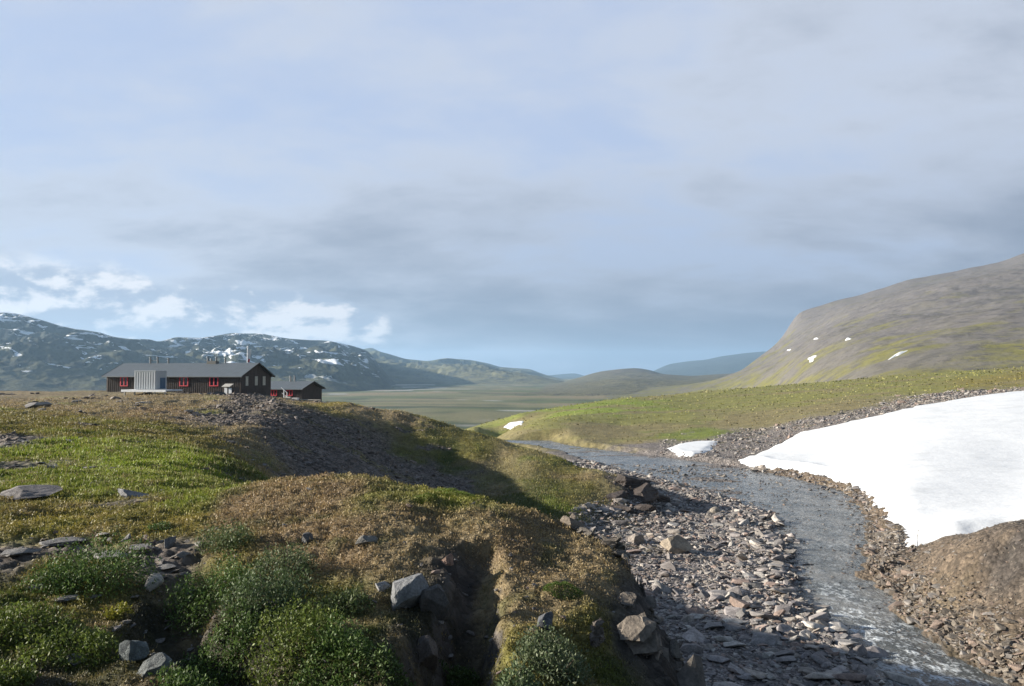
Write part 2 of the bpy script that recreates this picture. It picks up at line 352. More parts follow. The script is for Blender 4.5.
_mh = hit([552, 566, 690, 455], [592, 590, 434, 497])
def cover(X, Y, Z=None):
    """base colour and stoniness of the ground at a place"""
    r = np.hypot(X, Y); sc = np.maximum(r*0.04, 0.25)
    wx = X + 0.5*sc*fbm(X/1.9, Y/1.9, 3, 40) + 1.4*sc*fbm(X/9, Y/9, 3, 41)*(r > 18); wy = Y + 0.9*sc*fbm(X/1.9, Y/1.9, 3, 42) + 2.2*sc*fbm(X/9, Y/9, 3, 43)*(r > 18)
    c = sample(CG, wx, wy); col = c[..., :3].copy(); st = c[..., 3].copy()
    n1 = fbm(X/0.8, Y/0.8, 4, 44)*np.where(r < 60, 1, 0); n2 = fbm(X/5, Y/5, 4, 45); n3 = fbm(X/25, Y/25, 4, 46)*sm(60, 150, r)
    def tow(target, wgt):
        nonlocal col
        wgt = np.clip(wgt, 0, 1)[..., None]; col = col*(1-wgt) + np.array(target)*wgt
    veg = 1 - sm(0.3, 0.8, st)
    tow(COL['h'], 0.75*sm(0.05, 0.5, n1)*veg); tow(COL['d'], 0.6*sm(0.1, 0.5, -n1)*veg)
    tow(COL['b'], 0.55*sm(0.1, 0.5, n2)*veg*(r < 120)); tow(COL['g'], 0.6*sm(0.12, 0.5, -n2)*veg*(1-0.75*sm(100, 140, r)))
    tow(COL['t'], 0.9*sm(0.0, 0.4, n3)*veg); tow(COL['e'], 0.6*sm(0.1, 0.4, -n3)*veg)
    tow(COL['o'], 0.55*sm(0.15, 0.45, n2)*(1-veg)*(r > 30)*(Y > 0)*(river_sd(X, Y) < -8))
    # patches of stones inside the field
    pt = sm(0.22, 0.42, fbm(X/6, Y/2.6, 4, 47))*(r > 17)*(r < 110)*(X < -6)
    tow(COL['s'], 0.8*pt); st = np.maximum(st, pt)
    far = sm(380, 650, r)
    fc = fbm(X/600, Y/260, 5, 48)
    tow(COL['f'], far); tow((0.085,0.105,0.028), far*sm(0.0, 0.25, fc)); tow((0.21,0.165,0.085), far*sm(0.03, 0.25, -fc)); tow((0.05,0.065,0.025), far*sm(0.1, 0.35, fbm(X/300, Y/120, 4, 52))); tow((0.34,0.33,0.30), far*sm(0.33, 0.42, fbm(X/500, Y/150, 4, 49)))
    st = st*(1-far)
    return np.clip(col, 0.01, 1), st

# ------------------------------------------------------------------ object helpers
def mesh_np(name, verts, faces, mat=None, parent=None, smooth=True, attrs=None):
    """faces: (n,3) or (n,4) int array, or list of such arrays"""
    me = bpy.data.meshes.new(name); verts = np.asarray(verts, np.float32)
    fl = faces if isinstance(faces, list) else [faces]
    me.vertices.add(len(verts)); me.vertices.foreach_set('co', verts.ravel())
    loops = np.concatenate([f.ravel() for f in fl]).astype(np.int32)
    tot = np.concatenate([np.full(len(f), f.shape[1]) for f in fl]).astype(np.int32)
    st = np.concatenate([[0], np.cumsum(tot)[:-1]]).astype(np.int32)
    me.loops.add(len(loops)); me.loops.foreach_set('vertex_index', loops)
    me.polygons.add(len(tot)); me.polygons.foreach_set('loop_start', st); me.polygons.foreach_set('loop_total', tot)
    me.update(calc_edges=True); me.validate()
    me.polygons.foreach_set('use_smooth', np.full(len(tot), smooth))
    for k, a in (attrs or {}).items():
        a = np.asarray(a, np.float32)
        if a.ndim == 1: at_ = me.attributes.new(k, 'FLOAT', 'POINT'); at_.data.foreach_set('value', a)
        else:
            at_ = me.attributes.new(k, 'FLOAT_COLOR', 'POINT'); a4 = np.ones((len(a), 4), np.float32); a4[:, :3] = a[:, :3]; at_.data.foreach_set('color', a4.ravel())
    if mat: me.materials.append(mat)
    o = bpy.data.objects.new(name, me); C.objects.link(o)
    if parent: o.parent = parent
    return o
def tag(o, label=None, cat=None, group=None, kind=None):
    if label and not kind: kind = 'thing'
    if label: o['label'] = label
    if cat: o['category'] = cat
    if group: o['group'] = group
    if kind: o['kind'] = kind
    return o
def empty(name, loc, rz=0.0):
    o = bpy.data.objects.new(name, None); C.objects.link(o); o.location = loc; o.rotation_euler = (0, 0, rz); return o
def bmobj(name, bm, mat, parent=None, smooth=False):
    me = bpy.data.meshes.new(name); bmesh.ops.recalc_face_normals(bm, faces=bm.faces); bm.to_mesh(me); bm.free()
    if mat: me.materials.append(mat)
    for p in me.polygons: p.use_smooth = smooth
    o = bpy.data.objects.new(name, me); C.objects.link(o)
    if parent: o.parent = parent
    return o
def box(bm, x0, x1, y0, y1, z0, z1):
    v = [bm.verts.new(p) for p in ((x0,y0,z0),(x1,y0,z0),(x1,y1,z0),(x0,y1,z0),(x0,y0,z1),(x1,y0,z1),(x1,y1,z1),(x0,y1,z1))]
    for f in ((0,3,2,1),(4,5,6,7),(0,1,5,4),(1,2,6,5),(2,3,7,6),(3,0,4,7)): bm.faces.new([v[i] for i in f])
def tube(bm, p, q, r0, r1=None, n=8):
    p = Vector(p); q = Vector(q); r1 = r0 if r1 is None else r1; d = (q-p).normalized(); a = d.orthogonal().normalized(); b = d.cross(a)
    A = [bm.verts.new(p + r0*(math.cos(t)*a + math.sin(t)*b)) for t in [2*math.pi*i/n for i in range(n)]]
    B = [bm.verts.new(q + r1*(math.cos(t)*a + math.sin(t)*b)) for t in [2*math.pi*i/n for i in range(n)]]
    for i in range(n): bm.faces.new((A[i], A[(i+1)%n], B[(i+1)%n], B[i]))
    bm.faces.new(A[::-1]); bm.faces.new(B)

def mat_new(name):
    m = bpy.data.materials.new(name); m.use_nodes = True; t = NT(m.node_tree); t.n.clear()
    p = t.new('ShaderNodeBsdfPrincipled'); o = t.new('ShaderNodeOutputMaterial'); t.l.new(p.outputs[0], o.inputs[0])
    return m, t, p
def simple_mat(name, col, rough=0.7, metal=0.0, var=0.12, scale=6.0, bump=0.0, bscale=40, spec=None):
    m, t, p = mat_new(name)
    co = t.new('ShaderNodeTexCoord').outputs['Object']
    n = t.noise(co, scale, 5, 0.6)
    c = t.mix(t.ramp(n, 0.3, 0.7), [x*(1-var) for x in col], [min(1, x*(1+var)) for x in col])
    t.l.new(c, p.inputs['Base Color']); p.inputs['Roughness'].default_value = rough; p.inputs['Metallic'].default_value = metal
    if spec is not None: p.inputs['Specular IOR Level'].default_value = spec
    if bump:
        b = t.new('ShaderNodeBump', ins={'Strength': bump, 'Distance': 0.05, 'Height': t.noise(co, bscale, 4)}); t.l.new(b.outputs[0], p.inputs['Normal'])
    return m

# ------------------------------------------------------------------ ground
gm, t, p = mat_new('ground')
co = t.new('ShaderNodeTexCoord').outputs['Object']
colA = t.new('ShaderNodeAttribute', attribute_name='cover').outputs['Color']
stA = t.new('ShaderNodeAttribute', attribute_name='stony').outputs['Fac']
lenr = t.new('ShaderNodeVectorMath', operation='LENGTH', ins={0: co}).outputs['Value']
fade = t.ramp(lenr, 15, 90, 1.0, 0.0)
nf = t.noise(co, 14.0, 8, 0.72); nm = t.noise(co, 2.2, 8, 0.68); nl = t.noise(co, 0.3, 6, 0.6)
vv = t.vor(co, 5.0); vcell = t.vor(co, 5.0, 'Color'); vc2 = t.vor(co, 1.6, 'Color'); vv2 = t.vor(co, 1.6)
fac = t.math('MULTIPLY', t.math('MULTIPLY', t.ramp(nf, 0.3, 0.7, 0.50, 1.5), t.ramp(nm, 0.3, 0.7, 0.68, 1.32)), t.ramp(nl, 0.35, 0.65, 0.82, 1.18))
c1 = t.new('ShaderNodeVectorMath', operation='SCALE', ins={0: colA, 3: fac}).outputs[0]
bw = t.new('ShaderNodeRGBToBW', ins={0: vcell}).outputs[0]; bw2 = t.new('ShaderNodeRGBToBW', ins={0: vc2}).outputs[0]
stn = t.new('ShaderNodeVectorMath', operation='SCALE', ins={0: colA, 3: t.math('MULTIPLY', t.ramp(bw, 0.15, 0.85, 0.45, 1.75, False), t.ramp(bw2, 0.2, 0.8, 0.75, 1.25, False))}).outputs[0]
stn = t.mix(t.ramp(vv, 0.55, 0.8, 0.0, 0.7), stn, (0.03, 0.027, 0.022))
sfac = t.math('MULTIPLY', stA, t.ramp(nm, 0.35, 0.55, 0.35, 0.95))
col = t.mix(sfac, c1, stn)
t.l.new(col, p.inputs['Base Color']); p.inputs['Roughness'].default_value = 0.9; p.inputs['Specular IOR Level'].default_value = 0.25
hgt = t.math('ADD', t.math('MULTIPLY', nf, 0.05), t.math('ADD', t.math('MULTIPLY', nm, 0.16), t.math('MULTIPLY', t.math('MULTIPLY', t.math('SUBTRACT', 1.0, vv), 0.16), stA)))
b = t.new('ShaderNodeBump', ins={'Strength': 0.9, 'Distance': 1.0, 'Height': hgt}); t.l.new(b.outputs[0], p.inputs['Normal'])

ths = np.concatenate([np.radians(np.arange(-180, -50, 3.0)), np.linspace(R_(-50), R_(-36), 110), np.linspace(R_(-35.9), R_(36), 960), np.linspace(R_(36.15), R_(46), 60), np.radians(np.arange(48, 181, 3.0))])
lrs = np.concatenate([np.arange(math.log(0.9), math.log(7), 0.03), np.arange(math.log(7), math.log(20), 0.0045), np.arange(math.log(20), math.log(150), 0.0055), np.arange(math.log(150), math.log(700), 0.012), np.arange(math.log(700), math.log(16500), 0.035)])
T_, L_ = np.meshgrid(ths, lrs, indexing='ij')
GX = (np.exp(L_)*np.sin(T_)).ravel(); GY = (np.exp(L_)*np.cos(T_)).ravel(); GZ = zfun(GX, GY)
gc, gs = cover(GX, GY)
Hs = GZ.reshape(T_.shape)
# bare rock where the knoll falls steeply to the river
gx_ = np.gradient(Hs, axis=0)/np.maximum(np.gradient(T_, axis=0)*np.exp(L_), 1e-3); gy_ = np.gradient(Hs, axis=1)/(np.gradient(L_, axis=1)*np.exp(L_))
slope = np.hypot(gx_, gy_).ravel(); rr_ = np.hypot(GX, GY)
rk = sm(1.5, 2.8, slope + 0.5*fbm(GX/.5, GY/.5, 2, 50))*(rr_ < 70); gc = gc*(1-rk[:,None]) + np.array((0.11,0.098,0.085))*rk[:,None]*(0.8+0.4*fbm(GX/.3, GZ/.12, 3, 51))[:,None]; gs = np.maximum(gs, 0.6*rk)
n1, n2 = len(ths), len(lrs)
idx = np.arange(n1*n2).reshape(n1, n2)
q = np.stack([idx[:-1,:-1], idx[:-1,1:], idx[1:,1:], idx[1:,:-1]], -1).reshape(-1, 4)[:, ::-1]
cen = len(GX); VX = np.stack([np.append(GX, 0), np.append(GY, 0), np.append(GZ, GZ.reshape(n1,n2)[:,0].mean())], 1)
tri = np.stack([idx[:-1,0], idx[1:,0], np.full(n1-1, cen)], -1)[:, ::-1]
g = mesh_np('ground', VX, [q, tri], gm, attrs={'cover': np.vstack([np.clip(gc,0.005,1), [[.1,.1,.05]]]), 'stony': np.append(gs, 0.2)})
tag(g, kind='structure')

# ------------------------------------------------------------------ river
wm, t, p = mat_new('river_water')
co = t.new('ShaderNodeTexCoord').outputs['Object']
fo = t.new('ShaderNodeAttribute', attribute_name='foam').outputs['Fac']
mp = t.mapping(co, (1.0, 0.55, 1), rot=(0, 0, 0.25))
w1 = t.noise(mp, 2.6, 6, 0.65, 0.6); w2 = t.noise(mp, 9.0, 4, 0.6); w3 = t.noise(mp, 0.5, 4, 0.6, 0.4)
fm = t.math('MULTIPLY', t.ramp(t.math('ADD', t.math('MULTIPLY', w1, 0.6), t.math('MULTIPLY', w2, 0.4)), 0.47, 0.60), fo)
fl = t.math('MULTIPLY', t.ramp(w2, 0.56, 0.68), t.math('MULTIPLY', t.ramp(w1, 0.48, 0.62), 0.5))
base_ = t.mix(t.ramp(w3, 0.4, 0.6), (0.060, 0.068, 0.068), (0.165, 0.165, 0.155))
base_ = t.mix(t.ramp(t.noise(co, 4.5, 5, 0.7), 0.52, 0.64, 0.0, 0.6), base_, (0.045, 0.042, 0.036))
colw = t.mix(t.math('MAXIMUM', fm, fl), base_, (0.72, 0.76, 0.78))
t.l.new(colw, p.inputs['Base Color']); t.l.new(t.math('MULTIPLY_ADD', t.math('MAXIMUM', fm, fl), 0.35, 0.22), p.inputs['Roughness'])
p.inputs['IOR'].default_value = 1.33
b = t.new('ShaderNodeBump', ins={'Strength': 1.0, 'Distance': 1.0, 'Height': t.math('ADD', t.math('MULTIPLY', w1, 0.26), t.math('MULTIPLY', w2, 0.045))}); t.l.new(b.outputs[0], p.inputs['Normal'])
FOAM = [(850,612,1.6,1.1),(842,596,1.2,1.0),(868,628,1.6,1.2),(886,505,3,1.0),(870,495,3,.9),(800,478,4,.7),(730,466,5,.6),(836,545,1.4,.6),(812,530,1.2,.6),(915,655,1.4,1.0),(940,680,1.8,1.1),(895,625,1.0,.7),(820,560,1.2,.4),(850,540,1.5,.35),(885,640,1.6,1.0),(925,668,1.8,1.1),(905,655,1.6,.9),(835,588,1.6,.8),(855,600,1.4,.7),(812,572,1.0,.55),(870,625,1.6,.8),(865,505,2.5,.55),(845,492,3,.5),(800,482,4,.4),(700,472,4,.3),(955,684,2,.9),(865,560,1.0,.4)]
rY = np.linspace(_ey[0]-3, RY1+2, 420); rS = np.linspace(-0.06, 1.06, 90)
YY, SS = np.meshgrid(rY, rS, indexing='ij'); Lx = np.interp(YY, _ey, _el)-0.6; Rx = np.interp(YY, _ey, _er)+0.6
XX = Lx + (Rx-Lx)*SS; ZZ = wlevel(YY) + 0.035*fbm(XX/0.9, YY/1.5, 3, 60) + 0.03*fbm(XX/3, YY/4, 2, 61)
foam = 0.22 + 0*XX
for a, b_, rad, st in FOAM:
    fx, fy = on_river(a, b_); foam = np.maximum(foam, st*np.exp(-(((XX-fx)/rad)**2 + ((YY-fy)/(rad*0.8))**2)))
ix = np.arange(XX.size).reshape(XX.shape)
q = np.stack([ix[:-1,:-1], ix[:-1,1:], ix[1:,1:], ix[1:,:-1]], -1).reshape(-1, 4)
riv = mesh_np('river', np.stack([XX.ravel(), YY.ravel(), ZZ.ravel()], 1), q, wm, attrs={'foam': foam.ravel()}); tag(riv, kind='structure')
# small still pool on the gravel bar
pm = simple_mat('still_water', (0.05, 0.07, 0.09), 0.06, var=0.1)

# ------------------------------------------------------------------ mountains and far hills
def hill_mat(name, c_low, c_hi, c_rock, snow=None, scale=1.0, lo=0.12, hi=0.62, bmp=0.7, xg=0.0):
    m, t, p = mat_new(name)
    co = t.new('ShaderNodeTexCoord').outputs['Object']; ge = t.new('ShaderNodeNewGeometry')
    z = t.new('ShaderNodeSeparateXYZ', ins={0: co}).outputs[2]
    nz = t.new('ShaderNodeSeparateXYZ', ins={0: ge.outputs['Normal']}).outputs[2]
    hatt = t.new('ShaderNodeAttribute', attribute_name='rel').outputs['Fac']
    n1 = t.noise(co, 0.004*scale, 8, 0.62, 0.4); n2 = t.noise(co, 0.02*scale, 8, 0.68)
    hx = t.math('SUBTRACT', hatt, t.ramp(t.new('ShaderNodeSeparateXYZ', ins={0: co}).outputs[0], 450, 1100, 0.0, 0.22*xg)) if xg else hatt
    f = t.ramp(t.math('MULTIPLY_ADD', t.math('SUBTRACT', n1, 0.5), 1.3, hx), lo, hi)
    c = t.mix(f, c_low, c_hi)
    c = t.mix(t.ramp(t.math('SUBTRACT', n2, t.math('MULTIPLY', nz, 0.0)), 0.47, 0.62, 0.0, 0.75), c, c_rock)
    c = t.mix(t.ramp(n1, 0.5, 0.62, 0.0, 0.15 if xg else 0.5), c, c_low)
    rough = 0.9
    if snow:
        thr, ssc, loc = snow
        s1 = t.noise(t.mapping(co, (0.55, 0.8, 2.0), loc), ssc, 7, 0.6, 0.9)
        s = t.math('MULTIPLY', t.ramp(t.math('MULTIPLY_ADD', hatt, 0.10, s1), thr, thr+0.018), t.ramp(hatt, 0.02, 0.25))
        c = t.mix(s, c, (0.80, 0.82, 0.85))
    t.l.new(c, p.inputs['Base Color']); p.inputs['Roughness'].default_value = rough; p.inputs['Specular IOR Level'].default_value = 0.15
    b = t.new('ShaderNodeBump', ins={'Strength': bmp, 'Distance': 1.0, 'Height': t.math('ADD', t.math('MULTIPLY', n2, 16.0/scale), t.math('MULTIPLY', n1, 40.0/scale))}); t.l.new(b.outputs[0], p.inputs['Normal'])
    return m
def mountain(name, sil, rc, rb, zb, mat, amp, wl, seed, shape=1.0, na=320, nr=110, back=1.6, smooth=28.0, rid=1.0):
    """a hill whose skyline stands at distance rc and whose foot is at distance rb (both metres)"""
    spx = np.array([s[0] for s in sil], float); spy = np.array([s[1] for s in sil], float)
    tt = np.linspace(math.atan((spx[0]-512)/F), math.atan((spx[-1]-512)/F), na)
    pxs = 512 + F*np.tan(tt); pys = np.interp(pxs, spx, spy)
    rcv = np.interp(pxs, spx, rc) if isinstance(rc, (list, tuple)) else np.full(na, float(rc))
    zb0 = zb; zb = np.interp(pxs, zb0[0], zb0[1])[:,None] if isinstance(zb0, tuple) else zb0; zbl = zb[:,0] if isinstance(zb0, tuple) else zb0
    rbv = np.interp(pxs, spx, rb) if isinstance(rb, (list, tuple)) else np.full(na, float(rb))
    a, bz = ray(pxs, pys); yc = rcv*np.cos(tt); zc = bz*yc
    zc = zc + 0.02*np.maximum(zc-zbl, 0)*fbm(pxs/22, pxs*0, 4, seed+5)
    sg = lambda a_, w_s: np.convolve(np.pad(a_, 60, mode='edge'), np.exp(-0.5*(np.arange(-60,61)/w_s)**2)/np.exp(-0.5*(np.arange(-60,61)/w_s)**2).sum(), mode='same')[60:-60]
    rbv = sg(rbv, 20.0); zbl = sg(zbl, 20.0) if isinstance(zb0, tuple) else zbl; zb = zbl[:,None] if isinstance(zb0, tuple) else zb; zc = sg(zc, 2.5)
    u = np.concatenate([np.linspace(0, 1, nr), np.linspace(1, 2, nr//3)[1:]])
    U, TT = np.meshgrid(u, tt); rcm = rcv[:,None]; rbm = rbv[:,None]; zcm = zc[:,None]
    Rr = np.where(U <= 1, rbm + (rcm-rbm)*U, rcm*(1 + (back-1)*(U-1)))
    X = Rr*np.sin(TT); Y = Rr*np.cos(TT)
    n = fbm(X/wl, Y/wl, 6, seed, 0.5); n2 = fbm(X/(wl*.35), Y/(wl*.35), 5, seed+9, 0.55, ridged=True)
    prof = np.where(U <= 1, U**shape*(1-0.0), np.cos((U-1)*math.pi/2)**1.0)
    w_ = np.where(U <= 1, 4*np.clip(U,0,1)*(1-np.clip(U,0,1)), 0.4*(U-1))
    dpx = pxs[1]-pxs[0]; kk = np.arange(-200, 201)*1.0; g1 = np.exp(-0.5*(kk*abs(dpx)/smooth)**2); g1 /= g1.sum()
    zsm = np.convolve(np.pad(zc, 200, mode='edge'), g1, mode='same')[200:-200]
    shift = 45*(1-np.clip(U,0,1))*fbm(X/(wl*2.2), Y/(wl*2.2), 4, seed+21); lk = (512 + F*np.tan(TT)) + shift
    zmix = np.interp(lk.ravel(), pxs, zc).reshape(U.shape); zms = np.interp(lk.ravel(), pxs, zsm).reshape(U.shape)
    bl = np.clip((1-U)*4.0, 0, 1); zin = zmix*(1-bl) + zms*bl
    zcl = np.broadcast_to(zcm, U.shape)
    hgt = np.maximum(np.where(U < 1, np.where(U > 0.97, zcl, zin), zcl)-zb, -30)
    Z = zb + hgt*prof + w_*amp*np.clip(hgt/150, 0, 1)*(0.8*n + 0.35*rid*n2)
    lim = (zcm/rcm)*Rr                          # never rises above its own skyline
    Z = np.where(U < 1, np.minimum(Z, lim - 0.016*np.maximum(hgt, 0)*(1-U)), Z)
    Z = np.where(U <= 0, zb-5, Z)
    ix = np.arange(X.size).reshape(X.shape)
    q = np.stack([ix[:-1,:-1], ix[1:,:-1], ix[1:,1:], ix[:-1,1:]], -1).reshape(-1, 4)
    o = mesh_np(name, np.stack([X.ravel(), Y.ravel(), Z.ravel()], 1), q, mat, attrs={'rel': np.clip((Z-zb)/(np.abs(zc).max()-np.mean(zb)), 0, 1.2).ravel()})
    tag(o, kind='structure'); return o
mL = hill_mat('snowy_fell', (0.066,0.066,0.028), (0.026,0.034,0.032), (0.012,0.016,0.020), snow=(0.617, 0.0125, (0.3,0.1,0)))
mM = hill_mat('valley_fell', (0.150,0.140,0.065), (0.085,0.095,0.06), (0.065,0.065,0.055), snow=(0.705, 0.003, (4.3,2.1,0)), scale=.7)
mR = hill_mat('scree_fell', (0.165,0.155,0.050), (0.145,0.133,0.127), (0.088,0.082,0.080), snow=None, scale=2.6, lo=-0.05, hi=0.20, bmp=0.4, xg=1.0)
mF = hill_mat('far_fell', (0.05,0.06,0.05), (0.05,0.055,0.05), (0.04,0.045,0.04), scale=.5)
mC = hill_mat('low_fell', (0.130,0.120,0.065), (0.125,0.100,0.075), (0.08,0.07,0.06), scale=1.0)
mountain('snowy_mountain', [(-330,330),(-150,318),(-60,316),(0,312),(18,314),(50,323),(75,329),(100,332),(112,337),(130,339),(150,339),(158,342),(175,337),(200,338),(230,333),(262,334),(290,339),(330,341),(350,345),(368,351),(380,366),(392,380),(404,392),(425,401),(445,404)],
         5200, [2600]*20+[3000,3300,3600,3800,4000], -62, mL, 190, 700, 70, 0.85, 560, 260)
mountain('left_valley_mountain', [(330,362),(350,352),(372,347),(378,351),(392,355),(405,359),(428,361),(445,358),(470,360),(487,363),(500,367),(530,369),(543,374),(560,379),(580,383)], 9000, 4600, -62, mM, 190, 1300, 80, 0.9, 260, 140)
mountain('distant_blue_mountain', [(500,382),(535,377),(552,375),(575,373),(585,376),(600,379),(640,381)], 13500, 10500, -62, mF, 60, 2500, 84, 1, 120, 50, 1.1)
mountain('far_blue_ridge', [(600,384),(640,377),(660,368),(668,364),(690,361),(705,360),(722,356),(745,353),(770,351),(830,350),(900,352)], 12500, 9000, -62, mF, 70, 2500, 88, 1, 160, 60, 1.15)
mountain('low_brown_hill', [(470,392),(520,387),(560,383),(575,379),(590,374),(602,371),(620,369),(636,368),(650,370),(662,374),(690,376),(720,374),(760,372),(800,372)], 5200, 2300, -58, mC, 45, 900, 92, 1.1, 240, 110, 1.5)
mountain('scree_mountain', [(520,400),(560,397),(600,394),(640,390),(690,385),(715,380),(742,370),(762,355),(776,344),(785,334),(792,322),(800,313),(810,309),(830,303),(860,295),(900,283),(930,276),(960,270),(985,265),(1000,262),(1012,258),(1024,253),(1100,245),(1250,242),(1400,248)],
         [2600]*5+[2700,2800,2900,3000]+[3000]*16, [2000]*4+[1800,1600,1400,1200,1000,850,750,680,620,560]+[480]*11, ([640,900],[-62,-22]), mR, 45, 520, 96, 1.12, 560, 240, 1.5, smooth=34, rid=0.35)
# ------------------------------------------------------------------ air
hm = bpy.data.materials.new('haze'); hm.use_nodes = True; t = NT(hm.node_tree); t.n.clear()
pv = t.new('ShaderNodeVolumePrincipled'); pv.inputs['Color'].default_value = (0.45, 0.71, 1.0, 1); pv.inputs['Density'].default_value = 5.8e-5; pv.inputs['Anisotropy'].default_value = 0.2
o_ = t.new('ShaderNodeOutputMaterial'); t.l.new(pv.outputs[0], o_.inputs['Volume'])
bm = bmesh.new(); box(bm, -20000, 20000, -20000, 20000, -90, 560)
hz = bmobj('haze', bm, hm); tag(hz, kind='stuff')

# ------------------------------------------------------------------ snow
sm_, t, p = mat_new('snow')
co = t.new('ShaderNodeTexCoord').outputs['Object']
n = t.noise(t.mapping(co, (0.6, 1, 1)), 0.35, 6, 0.6); n2 = t.noise(co, 2.5, 5, 0.65)
c = t.mix(t.ramp(n, 0.45, 0.75), (0.66, 0.68, 0.70), (0.58, 0.60, 0.615)); c = t.mix(t.ramp(n2, 0.62, 0.75, 0, 0.35), c, (0.55, 0.52, 0.48))
t.l.new(c, p.inputs['Base Color']); p.inputs['Roughness'].default_value = 0.75
b = t.new('ShaderNodeBump', ins={'Strength': 0.35, 'Distance': 1.0, 'Height': t.math('ADD', t.math('MULTIPLY', n, 0.5), t.math('MULTIPLY', n2, 0.06))}); t.l.new(b.outputs[0], p.inputs['Normal'])
def snow_sheet(name, poly, res, thick, label, cat, edge=1.2):
    P = np.array(poly); x0, y0 = P.min(0)-edge*2; x1, y1 = P.max(0)+edge*2
    gx = np.arange(x0, x1, res); gy = np.arange(y0, y1, res); X, Y = np.meshgrid(gx, gy, indexing='ij')
    s = poly_sd(X, Y, P) + 0.9*edge*fbm(X/(edge*3.2), Y/(edge*3.2), 4, 77)
    Z = zfun(X, Y, False) + 0.10 + thick*sm(-0.05*edge, edge*1.6, s) - 0.9*sm(0.0, -edge*1.2, s) + 0.12*thick*fbm(X/9, Y/9, 3, 78)
    ix = np.arange(X.size).reshape(X.shape); keep = (s > -edge*1.3)
    q = np.stack([ix[:-1,:-1], ix[1:,:-1], ix[1:,1:], ix[:-1,1:]], -1); km = keep[:-1,:-1] & keep[1:,:-1] & keep[1:,1:] & keep[:-1,1:]
    q = q[km]; used = np.unique(q); mp_ = np.zeros(X.size, int); mp_[used] = np.arange(len(used))
    V_ = np.stack([X.ravel(), Y.ravel(), Z.ravel()], 1)[used]
    o = mesh_np(name, V_, mp_[q], sm_); tag(o, label, cat); return o
def img_poly(pts):
    out = []
    for e in pts:
        if len(e) == 3: out.append(((e[0]-512)/F*e[2], e[2]))
        else:
            h_ = hit([e[0]], [e[1]]); out.append((float(h_[0][0]), float(h_[1][0])))
    return out
big = img_poly([(738,461),(752,457),(770,449),(795,438),(830,430),(870,421),(910,411),(950,404),(1000,397),(1024,395),(1120,388),(1260,0,175),(1260,0,48),(1024,0,50),(960,0,50),(922,0,50.5),(912,546),(906,530),(893,520),(880,506),(868,492),(848,483),(828,477),(800,470),(770,467)])
snow_sheet('snowfield', big, 0.5, 0.75, 'large white snowfield covering the right bank above the river bend', 'snowfield')
snow_sheet('snow_patch', img_poly([(668,449),(680,444),(700,442),(718,441.5),(714,447),(705,453),(690,457),(676,455)]), 0.3, 0.2, 'small white snow patch on the far gravel bank left of the large snowfield', 'snow patch', 0.8)
snow_sheet('snow_patch', img_poly([(503,428),(510,423),(523,421.5),(521,425),(510,428.5)]), 0.5, 0.2, 'tiny snow patch at the left foot of the green hillside beyond the river', 'snow patch', 0.8)
from mathutils.bvhtree import BVHTree
def bvh_of(name): o = bpy.data.objects[name]; return BVHTree.FromPolygons([v.co for v in o.data.vertices], [tuple(pl_.vertices) for pl_ in o.data.polygons])
BR = bvh_of('scree_mountain')
def snow_on(bv, cx, cy, lx, ly, ang, label):
    V_, Fc = [], []; n, m = 22, 5
    for j in range(m+1):
        for i in range(n):
            a = 2*math.pi*i/n; rr = j/m*(1+0.3*math.sin(3*a+cx)+0.2*math.sin(5*a)); u = lx*rr*math.cos(a); v = ly*rr*math.sin(a)
            c_, s_ = math.cos(ang), math.sin(ang); px = cx+u*c_+v*s_; py = cy-u*s_+v*c_
            a_, b_ = ray(px, py); d = Vector((float(a_), 1, float(b_))).normalized(); h_ = bv.ray_cast(Vector((0,0,0)), d)
            pnt = h_[0] if h_[0] is not None else Vector((0,0,0)); nn = h_[1] if h_[0] is not None else Vector((0,0,1))
            if nn.z < 0: nn = -nn
            V_.append(tuple(pnt + nn*(2.0*(1-(j/m)**2)-0.8)))
    for j in range(m):
        for i in range(n): Fc.append((j*n+i, j*n+(i+1)%n, (j+1)*n+(i+1)%n, (j+1)*n+i))
    o = mesh_np('snow_patch', V_, np.array(Fc), sm_); tag(o, label, 'snow patch')
snow_on(BR, 812, 358.5, 5.5, 3.0, 0.7, 'short bright snow patch low on the grey scree mountain')
snow_on(BR, 898, 354.5, 11, 1.6, 0.45, 'slanting snow streak on the scree mountain above the green slope')
snow_on(BR, 848, 339, 3.2, 1.6, 0.3, 'small snow fleck high on the middle of the scree mountain')
snow_on(BR, 816, 338.5, 2.6, 1.1, 0.2, 'faint small snow fleck high on the left flank of the scree mountain')
snow_on(BR, 789, 350, 2.8, 0.8, 0.2, 'thin faint snow sliver at the left edge of the scree mountain')

# ------------------------------------------------------------------ stones
def hull_stone(seed, flat=0.45, n=13):
    rg = np.random.default_rng(seed); bm = bmesh.new()
    v = rg.normal(size=(n, 3)); v /= np.linalg.norm(v, axis=1, keepdims=True); v *= rg.uniform(0.8, 1.05, (n, 1)); v[:, 0] *= rg.uniform(0.9, 1.25); v[:, 1] *= rg.uniform(0.6, 0.95); v[:, 2] = np.clip(v[:, 2]*1.25, -0.8, 0.8)*flat
    for q_ in v: bm.verts.new(q_*0.5)
    bmesh.ops.convex_hull(bm, input=bm.verts); 
    for vv_ in [x for x in bm.verts if not x.link_faces]: bm.verts.remove(vv_)
    bmesh.ops.triangulate(bm, faces=bm.faces); bmesh.ops.recalc_face_normals(bm, faces=bm.faces)
    bm.verts.index_update(); V_ = np.array([x.co for x in bm.verts]); Fc = np.array([[x.index for x in f.verts] for f in bm.faces]); bm.free(); return V_, Fc
STV = [hull_stone(100+i, 0.42, 14) for i in range(8)]; STF = [hull_stone(200+i, 0.2, 13) for i in range(8)]
